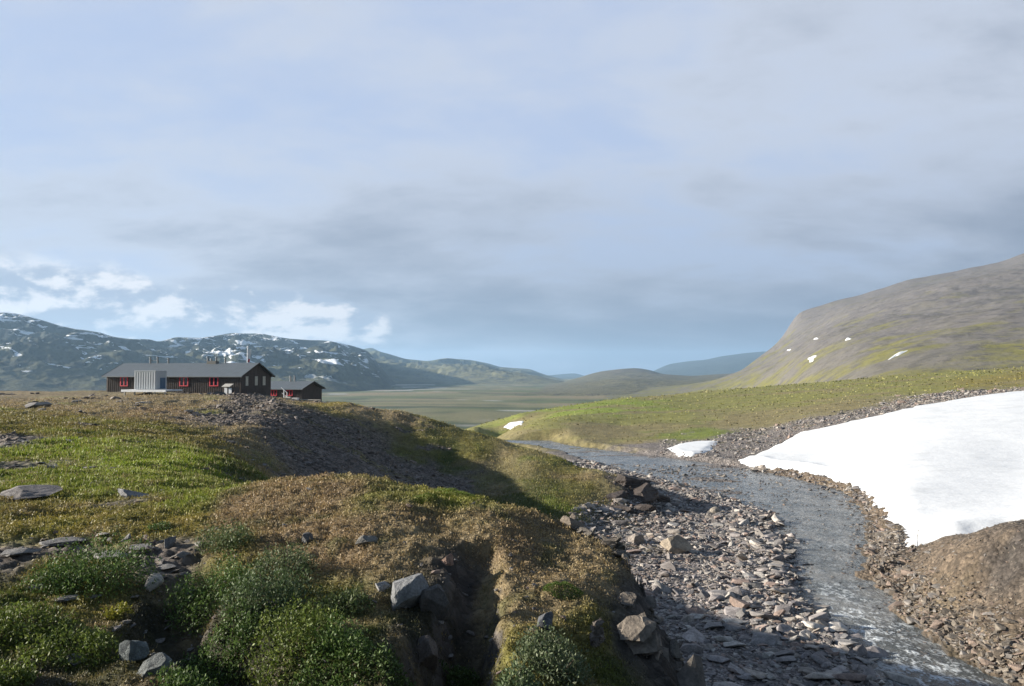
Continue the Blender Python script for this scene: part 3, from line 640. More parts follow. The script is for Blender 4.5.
def stone_mat(name, use_attr):
    m, t, p = mat_new(name)
    co = t.new('ShaderNodeTexCoord').outputs['Object']
    base = t.new('ShaderNodeAttribute', attribute_name='tint').outputs['Color'] if use_attr else t.new('ShaderNodeObjectInfo').outputs['Color']
    n = t.noise(co, 4.0, 8, 0.7); n2 = t.noise(co, 22.0, 4, 0.6)
    c = t.new('ShaderNodeVectorMath', operation='SCALE', ins={0: base, 3: t.math('MULTIPLY', t.ramp(n, 0.3, 0.7, 0.65, 1.35), t.ramp(n2, 0.3, 0.7, 0.8, 1.2))}).outputs[0]
    c = t.mix(t.ramp(n, 0.62, 0.72, 0, 0.5), c, (0.16, 0.15, 0.10))
    t.l.new(c, p.inputs['Base Color']); p.inputs['Roughness'].default_value = 0.75; p.inputs['Specular IOR Level'].default_value = 0.35
    b = t.new('ShaderNodeBump', ins={'Strength': 0.7, 'Distance': 0.06, 'Height': t.math('ADD', n, t.math('MULTIPLY', n2, 0.4))}); t.l.new(b.outputs[0], p.inputs['Normal'])
    return m
mSA = stone_mat('stone_small', True); mSO = stone_mat('stone', False)
STONE_ME = {}
def stone_mesh(kind, k, mat=None):
    if (kind, k) not in STONE_ME:
        V_, Fc = (STV if kind == 'v' else STF)[k]; bm = bmesh.new(); vs = [bm.verts.new(x) for x in V_]
        for f in Fc: bm.faces.new([vs[i] for i in f])
        bmesh.ops.dissolve_limit(bm, angle_limit=0.12, verts=bm.verts, edges=bm.edges)
        bmesh.ops.bevel(bm, geom=list(bm.edges), offset=0.018, segments=1, affect='EDGES', clamp_overlap=True)
        me = bpy.data.meshes.new('stone'); bm.to_mesh(me); bm.free(); me.materials.append(mSO); STONE_ME[(kind, k)] = me
    return STONE_ME[(kind, k)]
PAL = np.array([(0.19,0.17,0.16),(0.165,0.15,0.145),(0.24,0.215,0.19),(0.14,0.13,0.125),(0.20,0.15,0.125),(0.27,0.25,0.225),(0.175,0.165,0.155),(0.21,0.185,0.16)])
PAL = PAL*1.22
LM = {}
def stone_label(noun, size_w, tint, flat_, px, py, marks, dark_ref):
    lum = tint.sum()/3; red = tint[0]/max(tint[2], 1e-3)
    colw = 'reddish' if red > 1.72 else ('dark' if lum < dark_ref*0.85 else ('pale' if lum > dark_ref*1.25 else 'greyish'))
    best = min(marks, key=lambda m: math.hypot(px-m[0], (py-m[1])*1.6)); dx_, dy_ = px-best[0], py-best[1]; d_ = math.hypot(dx_, dy_)
    dist = 'just' if d_ < 24 else ('somewhat' if d_ < 55 else ('well' if d_ < 95 else 'far'))
    v_ = 'above' if dy_ < -0.38*abs(dx_) else ('below' if dy_ > 0.38*abs(dx_) else ''); h_ = 'left of' if dx_ < -0.38*abs(dy_) else ('right of' if dx_ > 0.38*abs(dy_) else '')
    rel = (v_ + '-' + h_) if v_ and h_ else (v_ or h_)
    return f"{size_w} {colw} {'flat' if flat_ else 'blocky'} {noun} {dist} {rel} {best[2]}"
def lay_stones(stuffname, X, Y, size, flatp, nind, name, label, cat, group, pal=PAL, tilt=0.25, sink=0.15, minpx=0, lift=None):
    n = len(X); Z = zfun(X, Y)
    if lift is not None: Z = np.maximum(Z, lift)
    kind = RNG.random(n) < flatp; var = RNG.integers(0, 8, n); rz = RNG.uniform(0, 2*math.pi, n); tx = RNG.normal(0, tilt, n); ty = RNG.normal(0, tilt, n)
    tint = pal[RNG.integers(0, len(pal), n)]*RNG.uniform(0.7, 1.3, (n, 1))
    px, py = project(X, Y, Z); vis = (px > -5) & (px < 1029) & (py < 700)
    app = np.where(vis, size/np.hypot(X, Y), 0); order = np.argsort(-app); ind = order[:nind]; rest = np.setdiff1d(np.arange(n), ind)
    MK = MARKS[name]; apv = app[ind][app[ind] > 0]; q1, q2 = (np.quantile(apv, 0.4), np.quantile(apv, 0.8)) if len(apv) else (0, 0); dref = pal.mean()
    for i in ind:
        if app[i] <= 0: continue
        o = bpy.data.objects.new(name, stone_mesh('f' if kind[i] else 'v', int(var[i]))); C.objects.link(o)
        s = size[i]; hgt = (0.2 if kind[i] else 0.42)*s
        o.location = (X[i], Y[i], Z[i] + hgt*(0.32-sink)); o.rotation_euler = (tx[i], ty[i], rz[i]); o.scale = (s, s, s); o.color = (*tint[i], 1); tag(o, stone_label(cat, 'small' if app[i] < q1 else ('mid-sized' if app[i] < q2 else 'large'), tint[i], kind[i], px[i], py[i], MK, dref), cat, group)
    if len(rest) == 0: return
    Vs, Fs, Ts = [], [], []; off = 0
    for fl_ in (False, True):
        for k in range(8):
            sel = rest[(kind[rest] == fl_) & (var[rest] == k)]
            if len(sel) == 0: continue
            V_, Fc = (STF if fl_ else STV)[k]; cz, sz = np.cos(rz[sel])[:,None], np.sin(rz[sel])[:,None]
            s = size[sel][:,None]; x = V_[None,:,0]*s; y = V_[None,:,1]*s; z = V_[None,:,2]*s
            z2 = z + y*tx[sel][:,None] + x*ty[sel][:,None]
            xx = x*cz - y*sz + X[sel][:,None]; yy = x*sz + y*cz + Y[sel][:,None]; zz = z2 + Z[sel][:,None] + s*(0.2 if fl_ else 0.42)*(0.32-sink)
            Vs.append(np.stack([xx, yy, zz], -1).reshape(-1, 3)); m = len(sel); nv = len(V_)
            Fs.append((Fc[None] + (np.arange(m)*nv)[:,None,None]).reshape(-1, 3) + off); off += m*nv
            Ts.append(np.repeat(tint[sel], nv, axis=0))
    o = mesh_np(stuffname, np.vstack(Vs), np.vstack(Fs), mSA, smooth=False, attrs={'tint': np.vstack(Ts)}); tag(o, kind='stuff')
def samp(n, px0, px1, Y0, Y1, pw=1.0):
    th = np.arctan((RNG.uniform(px0, px1, n)-512)/F); u = RNG.random(n)
    r = np.exp(math.log(Y0) + u*(math.log(Y1)-math.log(Y0))) if pw == 0 else (Y0**pw + u*(Y1**pw-Y0**pw))**(1/pw)
    return r*np.sin(th), r*np.cos(th)
MARKS = {
 'river_stone': [(676,550,'the lone tan boulder'),(640,497,'the dark crag of the grassy spur'),(780,522,'the upper gravel bend'),(790,600,'the slabs at the narrow water'),(720,670,'the shaded gravel foot')],
 'river_slab': [(790,560,'the upper slab row'),(800,632,'the middle slab row'),(880,680,'the bottom rapids'),(700,650,'the shaded knoll foot')],
 'wet_stone': [(700,470,'the far river bend'),(830,500,'the river below the snow'),(830,590,'the midstream rapids'),(920,665,'the bottom white rapids')],
 'bank_stone': [(915,548,'the lowest snowfield tip'),(960,533,'the brown mound crest'),(890,620,'the brown mound foot'),(1000,660,'the lower right picture corner')],
 'shore_stone': [(740,466,'the left snowfield tip'),(840,482,'the lower snowfield edge'),(895,525,'the lowest snowfield corner')],
 'gravel_stone': [(690,447,'the small lone snow patch'),(770,450,'the left snowfield tip'),(950,404,'the upper snowfield rim')],
 'scree_stone': [(230,390,'the storage box'),(300,400,'the small cabin'),(350,440,'the middle of the scree'),(430,425,'the grassy hill crest')],
 'field_stone': [(22,495,'the wide flat rock'),(128,497,'the low slanted rock'),(60,440,'the left stony patch'),(150,395,'the metal container'),(220,460,'the shaded field end')],
 'small_stone': [(405,600,'the perched pale boulder'),(90,550,'the dry brook slabs'),(160,610,'the gap between shrubs'),(545,622,'the dark blue grey rock'),(140,665,'the two bluish rocks'),(350,520,'the brown knoll top')],
 'cliff_stone': [(640,640,'the tall layered rock face'),(600,550,'the rounded knoll end'),(665,680,'the dark bottom face')]}
# gravel bar between the hill and the water
X, Y = samp(60000, 560, 960, 25, 118, 0.6); s = river_sd(X, Y); L_e = np.interp(Y, _ey, _el); zz = zfun(X, Y)
ok = (X < L_e+3.0) & (s < 0.5) & (s > -16) & (zz < wlevel(Y)+1.3) & (RNG.random(len(X)) < 0.85)
X, Y = X[ok], Y[ok]; r = np.hypot(X, Y)
size = np.exp(RNG.normal(0, 0.5, len(X)))*0.0040*r*(1+0.6*sm(6, 0, -river_sd(X, Y))*(r < 60)); big_ = RNG.random(len(X)) < 0.02*(r < 70); size = np.where(big_, size*RNG.uniform(2, 4.0, len(X)), size); size = np.minimum(size, 1.5)
lay_stones('river_gravel', X, Y, size, 0.55, 230, 'river_stone', 'angular grey brown river stone lying loose on the gravel bar left of the water', 'stone', 'loose stones on the gravel bar')
# slabs at the water's edge
pts = [(795,555),(815,612),(800,632),(770,622),(745,600),(790,600),(830,650),(850,668),(820,668),(760,650),(730,640),(775,575),(750,565),(805,590),(860,660),(845,640),(700,650),(720,672),(880,675),(790,680),(690,620),(740,625),(780,640),(810,650),(765,590),(835,630),(840,682),(905,688),(755,676),(712,600)]
X = []; Y = []
for a_, b_ in pts:
    for k in range(3):
        x_, y_ = on_river(a_+RNG.normal(0,12), b_+RNG.normal(0,7)); X.append(float(x_)); Y.append(float(y_))
X = np.array(X); Y = np.array(Y); size = RNG.uniform(0.6, 1.7, len(X))
lay_stones('', X, Y, size, 0.9, 300, 'river_slab', 'flat pale grey slab of slate lying beside the stream', 'slab', 'flat slate slabs along the left edge of the water', pal=PAL*1.15, tilt=0.16, sink=0.05)
# stones standing in the water
X, Y = samp(26000, 560, 1030, 26, 115, 0.5); s = river_sd(X, Y); ok = (s > 0.2); X, Y, s = X[ok], Y[ok], s[ok]
ok = RNG.random(len(X)) < np.where(s < 1.2, 0.9, 0.03 + 0.16*sm(35, 60, Y) + 0.3*sm(0.1, 0.4, fbm(X/5, Y/7, 3, 66)) + 0.5*sm(780, 700, 512+F*X/Y)*(Y > 60)); X, Y = X[ok], Y[ok]; size = np.exp(RNG.normal(0, 0.45, len(X)))*0.0032*np.hypot(X, Y)
lay_stones('stones_in_river', X, Y, size, 0.6, 150, 'wet_stone', 'dark wet stone breaking the surface of the shallow river', 'stone', 'dark wet stones in the river', pal=PAL*0.6, sink=0.25, lift=wlevel(Y)-0.03)
# right bank, mound and gravel beyond the snow
X, Y = samp(26000, 860, 1040, 26, 62, 0.8); s = river_sd(X, Y); ok = (s < -0.1) & (X > np.interp(Y, _ey, _er)); X, Y = X[ok], Y[ok]
kp = RNG.random(len(X)) < 0.12 + 0.8*sm(3.5, 1, -river_sd(X, Y)); X, Y = X[kp], Y[kp]
size = np.exp(RNG.normal(0, 0.55, len(X)))*0.085*(1+1.6*sm(5, 0, -river_sd(X, Y))); size = np.minimum(size, 1.0)
lay_stones('mound_gravel', X, Y, size, 0.4, 120, 'bank_stone', 'brownish stone embedded in the earthy mound on the right bank', 'stone', 'stones in the brown mound', pal=np.array([(0.14,0.115,0.09),(0.115,0.098,0.08),(0.18,0.155,0.125),(0.17,0.13,0.105),(0.17,0.155,0.14)]), sink=0.25)
X, Y = samp(30000, 660, 1040, 85, 330, 0.7); c_, st = cover(X, Y); ok = (st > 0.55) & (river_sd(X, Y) < -0.5) & (poly_sd(X, Y, np.array(big)) < -0.8); X, Y = X[ok], Y[ok]
size = np.exp(RNG.normal(0, 0.45, len(X)))*0.0026*np.hypot(X, Y)
lay_stones('far_gravel', X, Y, size, 0.3, 60, 'gravel_stone', 'grey stone on the gravel slope beyond the river and behind the snowfield', 'stone', 'stones on the far gravel slope', pal=PAL*0.9)
X, Y = samp(9000, 640, 920, 56, 112, 0.7); s = river_sd(X, Y); ok = (s < 0) & (s > -5) & (X > np.interp(Y, _ey, _er)-1) & (poly_sd(X, Y, np.array(big)) < 0); X, Y = X[ok], Y[ok]
lay_stones('snow_bank_gravel', X, Y, np.exp(RNG.normal(0, 0.5, len(X)))*0.0034*np.hypot(X, Y), 0.4, 40, 'shore_stone', 'brown stone on the strip of bank between river and snowfield', 'stone', 'stones between river and snowfield', pal=PAL*0.85, sink=.2)
# scree below the huts
X, Y = samp(60000, -10, 660, 42, 108, 0.9); c_, st = cover(X, Y); ok = (RNG.random(len(X)) < sm(0.35, 0.9, st)*0.45) & (river_sd(X, Y) < -3); X, Y = X[ok], Y[ok]; r = np.hypot(X, Y)
size = np.exp(RNG.normal(0, 0.5, len(X)))*0.0031*r
lay_stones('scree', X, Y, size, 0.4, 130, 'scree_stone', 'angular dark grey stone lying loose on the slope below the huts', 'stone', 'loose scree stones on the hut hill', pal=np.array([(0.15,0.125,0.11),(0.12,0.10,0.088),(0.19,0.16,0.14),(0.10,0.088,0.08),(0.17,0.13,0.10)]))
# stones in the green field
X, Y = samp(6000, -20, 300, 17, 90, 0.5); n_ = fbm(X/6, Y/2.6, 4, 47); ok = (RNG.random(len(X)) < 0.02 + 0.75*sm(0.16, 0.36, n_)); X, Y = X[ok], Y[ok]
ok = np.arange(len(X)) < 900; X, Y = X[ok], Y[ok]
lay_stones('field_rubble', X, Y, np.exp(RNG.normal(0, 0.5, len(X)))*0.0058*np.hypot(X, Y), 0.75, 150, 'field_stone', 'grey stone half sunk in the grass of the green field', 'stone', 'half sunk stones in the green field', pal=PAL*0.72, sink=0.2, tilt=0.12)
# little stones on the knoll and along the brook
X, Y = samp(1500, 0, 660, 7, 17, 0); c_, st = cover(X, Y); d_, t_ = seg_d(X, Y, BROOK); dg, tg = seg_d(X, Y, GULLY); ok = (RNG.random(len(X)) < np.where(d_ < 0.7, 0.8, np.where(dg < 0.9, 0.4, 0.06))); X, Y = X[ok], Y[ok]
lay_stones('brook_rubble', X, Y, np.exp(RNG.normal(0, 0.45, len(X)))*0.0095*np.hypot(X, Y), 0.6, 180, 'small_stone', 'small grey stone on the near heath knoll or in its dry brook', 'stone', 'small stones on the near knoll', pal=PAL*0.8, sink=0.12)

# rocks that stand out
def boulder(name, px, py, wpx, aspect, rz, col, label, seed, tilt=(0,0), depth=0.85, cuts=16, sink=0.3, cat='boulder', lay=0.0):
    h_ = hit([px], [py]); X0, Y0, Z0 = float(h_[0][0]), float(h_[1][0]), float(h_[2][0]); s = wpx*math.hypot(X0, Y0)/F
    rg = np.random.default_rng(seed); bm = bmesh.new(); bmesh.ops.create_icosphere(bm, subdivisions=5, radius=0.5)
    V_ = np.array([v.co for v in bm.verts])
    for k in range(cuts):
        n = rg.normal(size=3); n /= np.linalg.norm(n); d = rg.uniform(0.24, 0.40); e = V_@n - d; V_ = V_ - np.maximum(e, 0)[:,None]*n
    nrm = V_/np.maximum(np.linalg.norm(V_, axis=1, keepdims=True), 1e-6)
    V_ = V_ + nrm*(0.035*fbm(V_[:,0]*4+seed, V_[:,1]*4+V_[:,2]*3, 4, seed))[:,None]
    if lay: V_ = V_ + nrm*np.array([1,1,0])*(lay*np.round(pnoise(V_[:,2]*11, V_[:,2]*0+seed, 3)*2)/2)[:,None]
    for v, q_ in zip(bm.verts, V_): v.co = q_
    o = bmobj(name, bm, mSO, smooth=False); hgt = s*aspect
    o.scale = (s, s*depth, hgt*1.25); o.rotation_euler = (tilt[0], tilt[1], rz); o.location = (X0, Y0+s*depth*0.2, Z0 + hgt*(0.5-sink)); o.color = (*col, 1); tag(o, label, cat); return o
boulder('boulder', 405, 608, 46, 0.95, 0.4, (0.18,0.185,0.19), 'large pale grey boulder perched beside the dark gully of the near knoll', 371, (0.1,0.15), cuts=12)
boulder('boulder', 381, 592, 19, 0.8, 1.0, (0.27,0.27,0.27), 'small pale grey rock just left of the perched boulder on the knoll', 302, (0,0.5))
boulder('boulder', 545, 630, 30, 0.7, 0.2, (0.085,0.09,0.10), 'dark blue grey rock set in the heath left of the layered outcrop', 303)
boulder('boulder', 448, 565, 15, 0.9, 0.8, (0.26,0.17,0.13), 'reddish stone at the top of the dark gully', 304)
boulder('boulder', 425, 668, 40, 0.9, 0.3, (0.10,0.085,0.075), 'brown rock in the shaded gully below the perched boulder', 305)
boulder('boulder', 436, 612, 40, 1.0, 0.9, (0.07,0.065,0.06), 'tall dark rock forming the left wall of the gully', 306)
boulder('boulder', 364, 545, 26, 0.5, 0.5, (0.17,0.16,0.14), 'low grey brown rock in the heath near the top of the knoll', 307)
boulder('boulder', 306, 544, 20, 0.6, 1.5, (0.10,0.10,0.10), 'dark rounded rock at the upper edge of the willow shrubs', 308)
boulder('boulder', 168, 548, 14, 0.9, 0.5, (0.15,0.15,0.155), 'upright grey stone beside the flat stones of the brook', 309)
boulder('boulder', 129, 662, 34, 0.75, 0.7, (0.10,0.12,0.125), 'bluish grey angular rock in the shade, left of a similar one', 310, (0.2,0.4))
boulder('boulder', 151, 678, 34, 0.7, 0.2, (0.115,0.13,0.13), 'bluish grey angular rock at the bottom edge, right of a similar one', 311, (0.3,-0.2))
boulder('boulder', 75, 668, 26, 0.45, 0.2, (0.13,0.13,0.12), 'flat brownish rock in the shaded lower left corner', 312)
boulder('boulder', 22, 500, 62, 0.16, 0.1, (0.15,0.135,0.13), 'wide flat purplish rock in the grass at the left edge', 313, depth=0.9, sink=0.1, cat='flat rock')
boulder('boulder', 128, 499, 34, 0.25, 0.2, (0.15,0.15,0.155), 'low slanted grey rock in the green field', 314, (0,0.15), sink=0.15, cat='flat rock')
for k, (a_, b_, w_) in enumerate([(60,546,40),(14,556,34),(105,560,42),(140,552,28),(35,590,24),(60,604,26),(165,570,26),(92,600,18)]):
    boulder('flat_rock', a_, b_, w_, 0.14, 0.3*k, (0.165,0.158,0.150), ['pale flat slab in the dry brook bed, furthest of the row on the left', 'pale flat slab at the left picture edge of the brook bed', 'long pale flat slab in the middle of the brook bed', 'short pale flat slab at the right end of the brook bed', 'grey flat slab below the left willow shrub near the edge', 'grey flat slab between the left willow shrubs', 'slab where the brook bed turns down towards the camera', 'small flat slab under the right side of the left willow shrub'][k], 320+k, depth=0.9, sink=0.05, cat='flat rock')
boulder('boulder', 676, 553, 36, 0.52, 0.1, (0.27,0.225,0.17), 'large tan boulder lying alone on the gravel bar', 330, (0,0.1), sink=0.2)
boulder('boulder', 636, 545, 24, 0.5, 0.3, (0.22,0.19,0.165), 'tan rock on the gravel bar left of the large tan boulder', 331, sink=0.25)
boulder('boulder', 716, 514, 12, 0.6, 0.3, (0.25,0.22,0.18), 'small pale block on the upper gravel bar', 332, sink=0.2)
for k, (a_, b_, w_, lab_) in enumerate([(641,500,44,'dark crag at the foot of the grassy spur by the gravel'),(655,500,30,'small dark crag at the outermost tip of the grassy spur'),(628,488,40,'dark crag high on the end of the grassy spur'),(643,512,30,'dark rock at the base of the spur touching the gravel'),
        (640,487,34,'dark crag on the upper right shoulder of the grassy spur'),(615,500,30,'dark crag on the shaded left side of the spur end'),(622,512,26,'low dark rock below the shaded side of the spur end')]):
    boulder('spur_rock', a_, b_, w_, 0.7, 0.7*k, (0.06,0.048,0.042), lab_, 340+k, depth=1.1, sink=0.62, cat='crag', lay=0.05)

# layered outcrops on the face of the knoll
def outcrop(px, py, wpx, layers, thick, col, label, seed, tilt, dzm=0.0):
    h_ = hit([px], [py]); X0, Y0, Z0 = [float(q_[0]) for q_ in h_]; w_ = wpx*math.hypot(X0, Y0)/F; rg = np.random.default_rng(seed); bm = bmesh.new()
    for k in range(layers):
        V_, Fc = STF[int(rg.integers(0, 8))]; sc = w_*rg.uniform(0.75, 1.15); a = rg.uniform(-0.5, 0.5); ca, sa = math.cos(a), math.sin(a)
        ox, oy = rg.normal(0, 0.07*w_), rg.normal(0, 0.06*w_)
        vs = [bm.verts.new(((v[0]*ca-v[1]*sa)*sc+ox, (v[0]*sa+v[1]*ca)*sc*1.1+oy, v[2]*5*thick*1.25 + (layers/2-k)*thick*0.9)) for v in V_]
        for f in Fc: bm.faces.new([vs[i_] for i_ in f])
    bmesh.ops.subdivide_edges(bm, edges=bm.edges, cuts=2, use_grid_fill=True)
    for v in bm.verts:
        v.co += Vector(rg.normal(0, 0.006, 3))
    o = bmobj('outcrop', bm, mSO); o.location = (X0, Y0+0.15, Z0+dzm); o.rotation_euler = tilt; o.color = (*col, 1); tag(o, label, 'outcrop')
outcrop(640, 646, 54, 15, 0.085, (0.145,0.122,0.098), 'tall layered rock face on the river side of the knoll', 351, (0.35,-0.30,0.3), -0.25)
outcrop(626, 606, 30, 6, 0.08, (0.13,0.11,0.09), 'small layered rock above the tall layered face on the knoll', 352, (0.2,-0.3,0.8), -0.12)
outcrop(598, 655, 20, 6, 0.09, (0.12,0.10,0.085), 'dark layered rock left of the tall layered face', 353, (0.2,-0.2,0.5), 0.1)
X = RNG.uniform(1.0, 5.5, 5200); Y = RNG.uniform(7, 17.5, 5200); s_ = poly_sd(X, Y, FOOT); ok = (s_ < 0.12) & (s_ > -1.5) & (Y > 7.5); X, Y = X[ok], Y[ok]
lay_stones('cliff_rubble', X, Y, np.exp(RNG.normal(0, 0.5, len(X)))*0.22, 0.3, 60, 'cliff_stone', 'dark angular stone in the steep face of the knoll above the gravel bar', 'stone', 'stones in the steep river face of the knoll', pal=np.array([(0.13,0.11,0.09),(0.09,0.078,0.065),(0.17,0.14,0.11),(0.11,0.10,0.085)]), tilt=0.5, sink=0.1)

# ------------------------------------------------------------------ plants
def leaf_mat(name, trans=0.25):
    m, t, p = mat_new(name)
    base = t.new('ShaderNodeAttribute', attribute_name='tint').outputs['Color']
    t.l.new(base, p.inputs['Base Color']); p.inputs['Roughness'].default_value = 0.6; p.inputs['Specular IOR Level'].default_value = 0.3
    tr = t.new('ShaderNodeBsdfTranslucent', ins={'Color': base}); mx = t.new('ShaderNodeMixShader', ins={0: trans}); t.l.new(p.outputs[0], mx.inputs[1]); t.l.new(tr.outputs[0], mx.inputs[2])
    out = [n for n in t.n if n.type == 'OUTPUT_MATERIAL'][0]; t.l.new(mx.outputs[0], out.inputs[0]); return m
mLeaf = leaf_mat('leaf'); mTwig = simple_mat('twig', (0.07, 0.05, 0.035), 0.9)
def blades(name, X, Y, Z, h, wd, lean, tint, nb, spread, kind='stuff'):
    """tufts of pointed blades"""
    n = len(X); N = n*nb; a = RNG.uniform(0, 2*math.pi, N); hh = np.repeat(h, nb)*RNG.uniform(0.5, 1.2, N); ww = np.repeat(wd, nb)
    bx = np.repeat(X, nb) + RNG.normal(0, 1, N)*np.repeat(spread, nb); by = np.repeat(Y, nb) + RNG.normal(0, 1, N)*np.repeat(spread, nb); bz = np.repeat(Z, nb)-0.01
    ln = lean*RNG.uniform(0.1, 1, N)*hh; la = RNG.uniform(0, 2*math.pi, N)
    p0 = np.stack([bx-ww*np.cos(a), by-ww*np.sin(a), bz], 1); p1 = np.stack([bx+ww*np.cos(a), by+ww*np.sin(a), bz], 1); p2 = np.stack([bx+ln*np.cos(la), by+ln*np.sin(la), bz+hh], 1)
    V_ = np.stack([p0, p1, p2], 1).reshape(-1, 3); Fc = np.arange(3*N).reshape(-1, 3)
    tt = np.repeat(np.repeat(tint, nb, axis=0)*RNG.uniform(0.75, 1.3, (N, 1)), 3, axis=0)
    o = mesh_np(name, V_, Fc, mLeaf, smooth=False, attrs={'tint': tt}); tag(o, kind=kind); return o
def leaves_arrays(P, size, tint, up=0.4, asp=0.5):
    N = len(P); d = RNG.normal(size=(N, 3)); d[:, 2] = np.abs(d[:, 2])*0.6 + up; d /= np.linalg.norm(d, axis=1, keepdims=True)
    s = np.cross(d, RNG.normal(size=(N, 3))); s /= np.maximum(np.linalg.norm(s, axis=1, keepdims=True), 1e-6); L = size[:,None]
    V_ = np.stack([P, P + L*(0.5*d + asp*0.5*s), P + L*d, P + L*(0.5*d - asp*0.5*s)], 1).reshape(-1, 3)
    return V_, np.arange(4*N).reshape(-1, 4), np.repeat(tint, 4, axis=0)
def veg_ok(X, Y, st):
    d, t_ = seg_d(X, Y, BROOK); dg, tg = seg_d(X, Y, GULLY)
    return (RNG.random(len(X)) > st*1.5) & (river_sd(X, Y) < -3) & ((d > 0.35) | (RNG.random(len(X)) < .3)) & ((dg > 0.5*tg+0.2) | (RNG.random(len(X)) < .5))
# grass
X, Y = samp(190000, -330, 700, 5, 95, 0); c_, st = cover(X, Y); greenish = (c_[:,1] > c_[:,0]*0.98) | (RNG.random(len(X)) < 0.25); ok = veg_ok(X, Y, st) & greenish & (Y < 95); X, Y, c_ = X[ok], Y[ok], c_[ok]; Z = zfun(X, Y); r = np.hypot(X, Y)
straw = (RNG.random(len(X)) < 0.2)[:,None]; tint = np.where(straw, np.array((0.28,0.23,0.11)), c_*np.array([1.55,1.50,1.15]))
blades('grass', X, Y, Z, np.clip(0.0052*r, 0.05, 0.20), np.clip(0.0007*r, 0.004, 0.03), 0.7, tint, 4, np.clip(0.003*r, 0.02, 0.25))
# heath
X, Y = samp(200000, -330, 700, 5, 98, 0); c_, st = cover(X, Y); ok = veg_ok(X, Y, st*0.8); X, Y, c_ = X[ok], Y[ok], c_[ok]; N = 5
X = np.repeat(X, N); Y = np.repeat(Y, N); c_ = np.repeat(c_, N, axis=0); r = np.hypot(X, Y); X = X + RNG.normal(0, 1, len(X))*0.003*r; Y = Y + RNG.normal(0, 1, len(Y))*0.004*r
Z = zfun(X, Y) + RNG.uniform(-0.2, 1, len(X))*np.clip(0.0022*r, 0.02, 0.07)
V_, Fc, T4 = leaves_arrays(np.stack([X, Y, Z], 1), np.clip(0.0026*r, 0.022, 0.11)*RNG.uniform(0.6, 1.5, len(X)), c_*np.array([1.45,1.42,1.35])*RNG.uniform(0.7, 1.35, (len(X), 1)))
h_o = mesh_np('heath_cover', V_, Fc, mLeaf, smooth=False, attrs={'tint': T4}); tag(h_o, kind='stuff')
# far tussocks beyond the river
X, Y = samp(6000, 480, 1040, 120, 420, 0); c_, st = cover(X, Y); ok = (RNG.random(len(X)) > st*1.3) & (poly_sd(X, Y, np.array(big)) < -2); X, Y, c_ = X[ok], Y[ok], c_[ok]; r = np.hypot(X, Y)
V_, Fc, T4 = leaves_arrays(np.stack([X, Y, zfun(X, Y)-0.02], 1), 0.0014*r*RNG.uniform(0.5, 1.4, len(X)), c_*RNG.uniform(0.95, 1.4, (len(X), 1)), up=2.5, asp=1.2)
h_o = mesh_np('tussocks', V_, Fc, mLeaf, smooth=False, attrs={'tint': T4}); tag(h_o, kind='stuff')

def shrub(name, px, py, wpx, hr, label, cat, tint, leaf=0.040, n=3200, seed=0, pale=0.35):
    h_ = hit([px], [py]); X0, Y0, Z0 = float(h_[0][0]), float(h_[1][0]), float(h_[2][0]); rad = 0.5*wpx*math.hypot(X0, Y0)/F; H = rad*hr*2
    root = empty(name, (X0, Y0, Z0)); tag(root, label, cat, 'willow shrubs and cushions on the near knoll')
    rg = np.random.default_rng(seed); nl = 9; lob = [(0,0,0.75,1.0)] + [(math.cos(a)*rg.uniform(.35,.75), math.sin(a)*rg.uniform(.35,.75), rg.uniform(.3,.5), rg.uniform(.5,.95)) for a in np.linspace(0, 6.0, nl)]
    P = []
    for lx, ly, lr_, lh in lob:
        m = int(n*lr_*lr_/1.6); v = rg.normal(size=(m, 3)); v /= np.linalg.norm(v, axis=1, keepdims=True); v[:,2] = np.abs(v[:,2]); v *= rg.uniform(0.6, 1.10, (m, 1))
        P.append(np.stack([(lx+v[:,0]*lr_)*rad, (ly+v[:,1]*lr_)*rad, v[:,2]*H*lh], 1))
    P = np.vstack(P); P[:,:2] += 0.05*rad*rg.normal(size=(len(P),2)); g0 = zfun(P[:,0]+X0, P[:,1]+Y0) - Z0; P[:,2] = P[:,2]*(1+0.4*fbm(P[:,0]*5+seed, P[:,1]*5, 3, seed)) + np.clip(g0, -rad, rad)*0.9
    mixc = (rg.random(len(P)) < pale)[:,None]; tt = np.where(mixc, np.array(tint)*np.array([1.9,1.65,2.2]), np.array(tint))*rg.uniform(0.6, 1.4, (len(P), 1))
    V_, Fc, T4 = leaves_arrays(P, np.full(len(P), leaf)*rg.uniform(0.7, 1.4, len(P)), tt, 0.5, 0.42)
    mesh_np('foliage', V_, Fc, mLeaf, root, False, attrs={'tint': T4})
    bm = bmesh.new()
    for k in range(16):
        q_ = P[rg.integers(0, len(P))]; a = Vector((rg.normal()*0.08*rad, rg.normal()*0.08*rad, -0.05)); mid = Vector((q_[0]*0.55, q_[1]*0.55, q_[2]*0.35)); tube(bm, a, mid, 0.009, 0.006, 5); tube(bm, mid, Vector(q_), 0.006, 0.003, 5)
    bmobj('stem', bm, mTwig, root)
    return root
GR = (0.060, 0.105, 0.022); GY_ = (0.085, 0.120, 0.020)
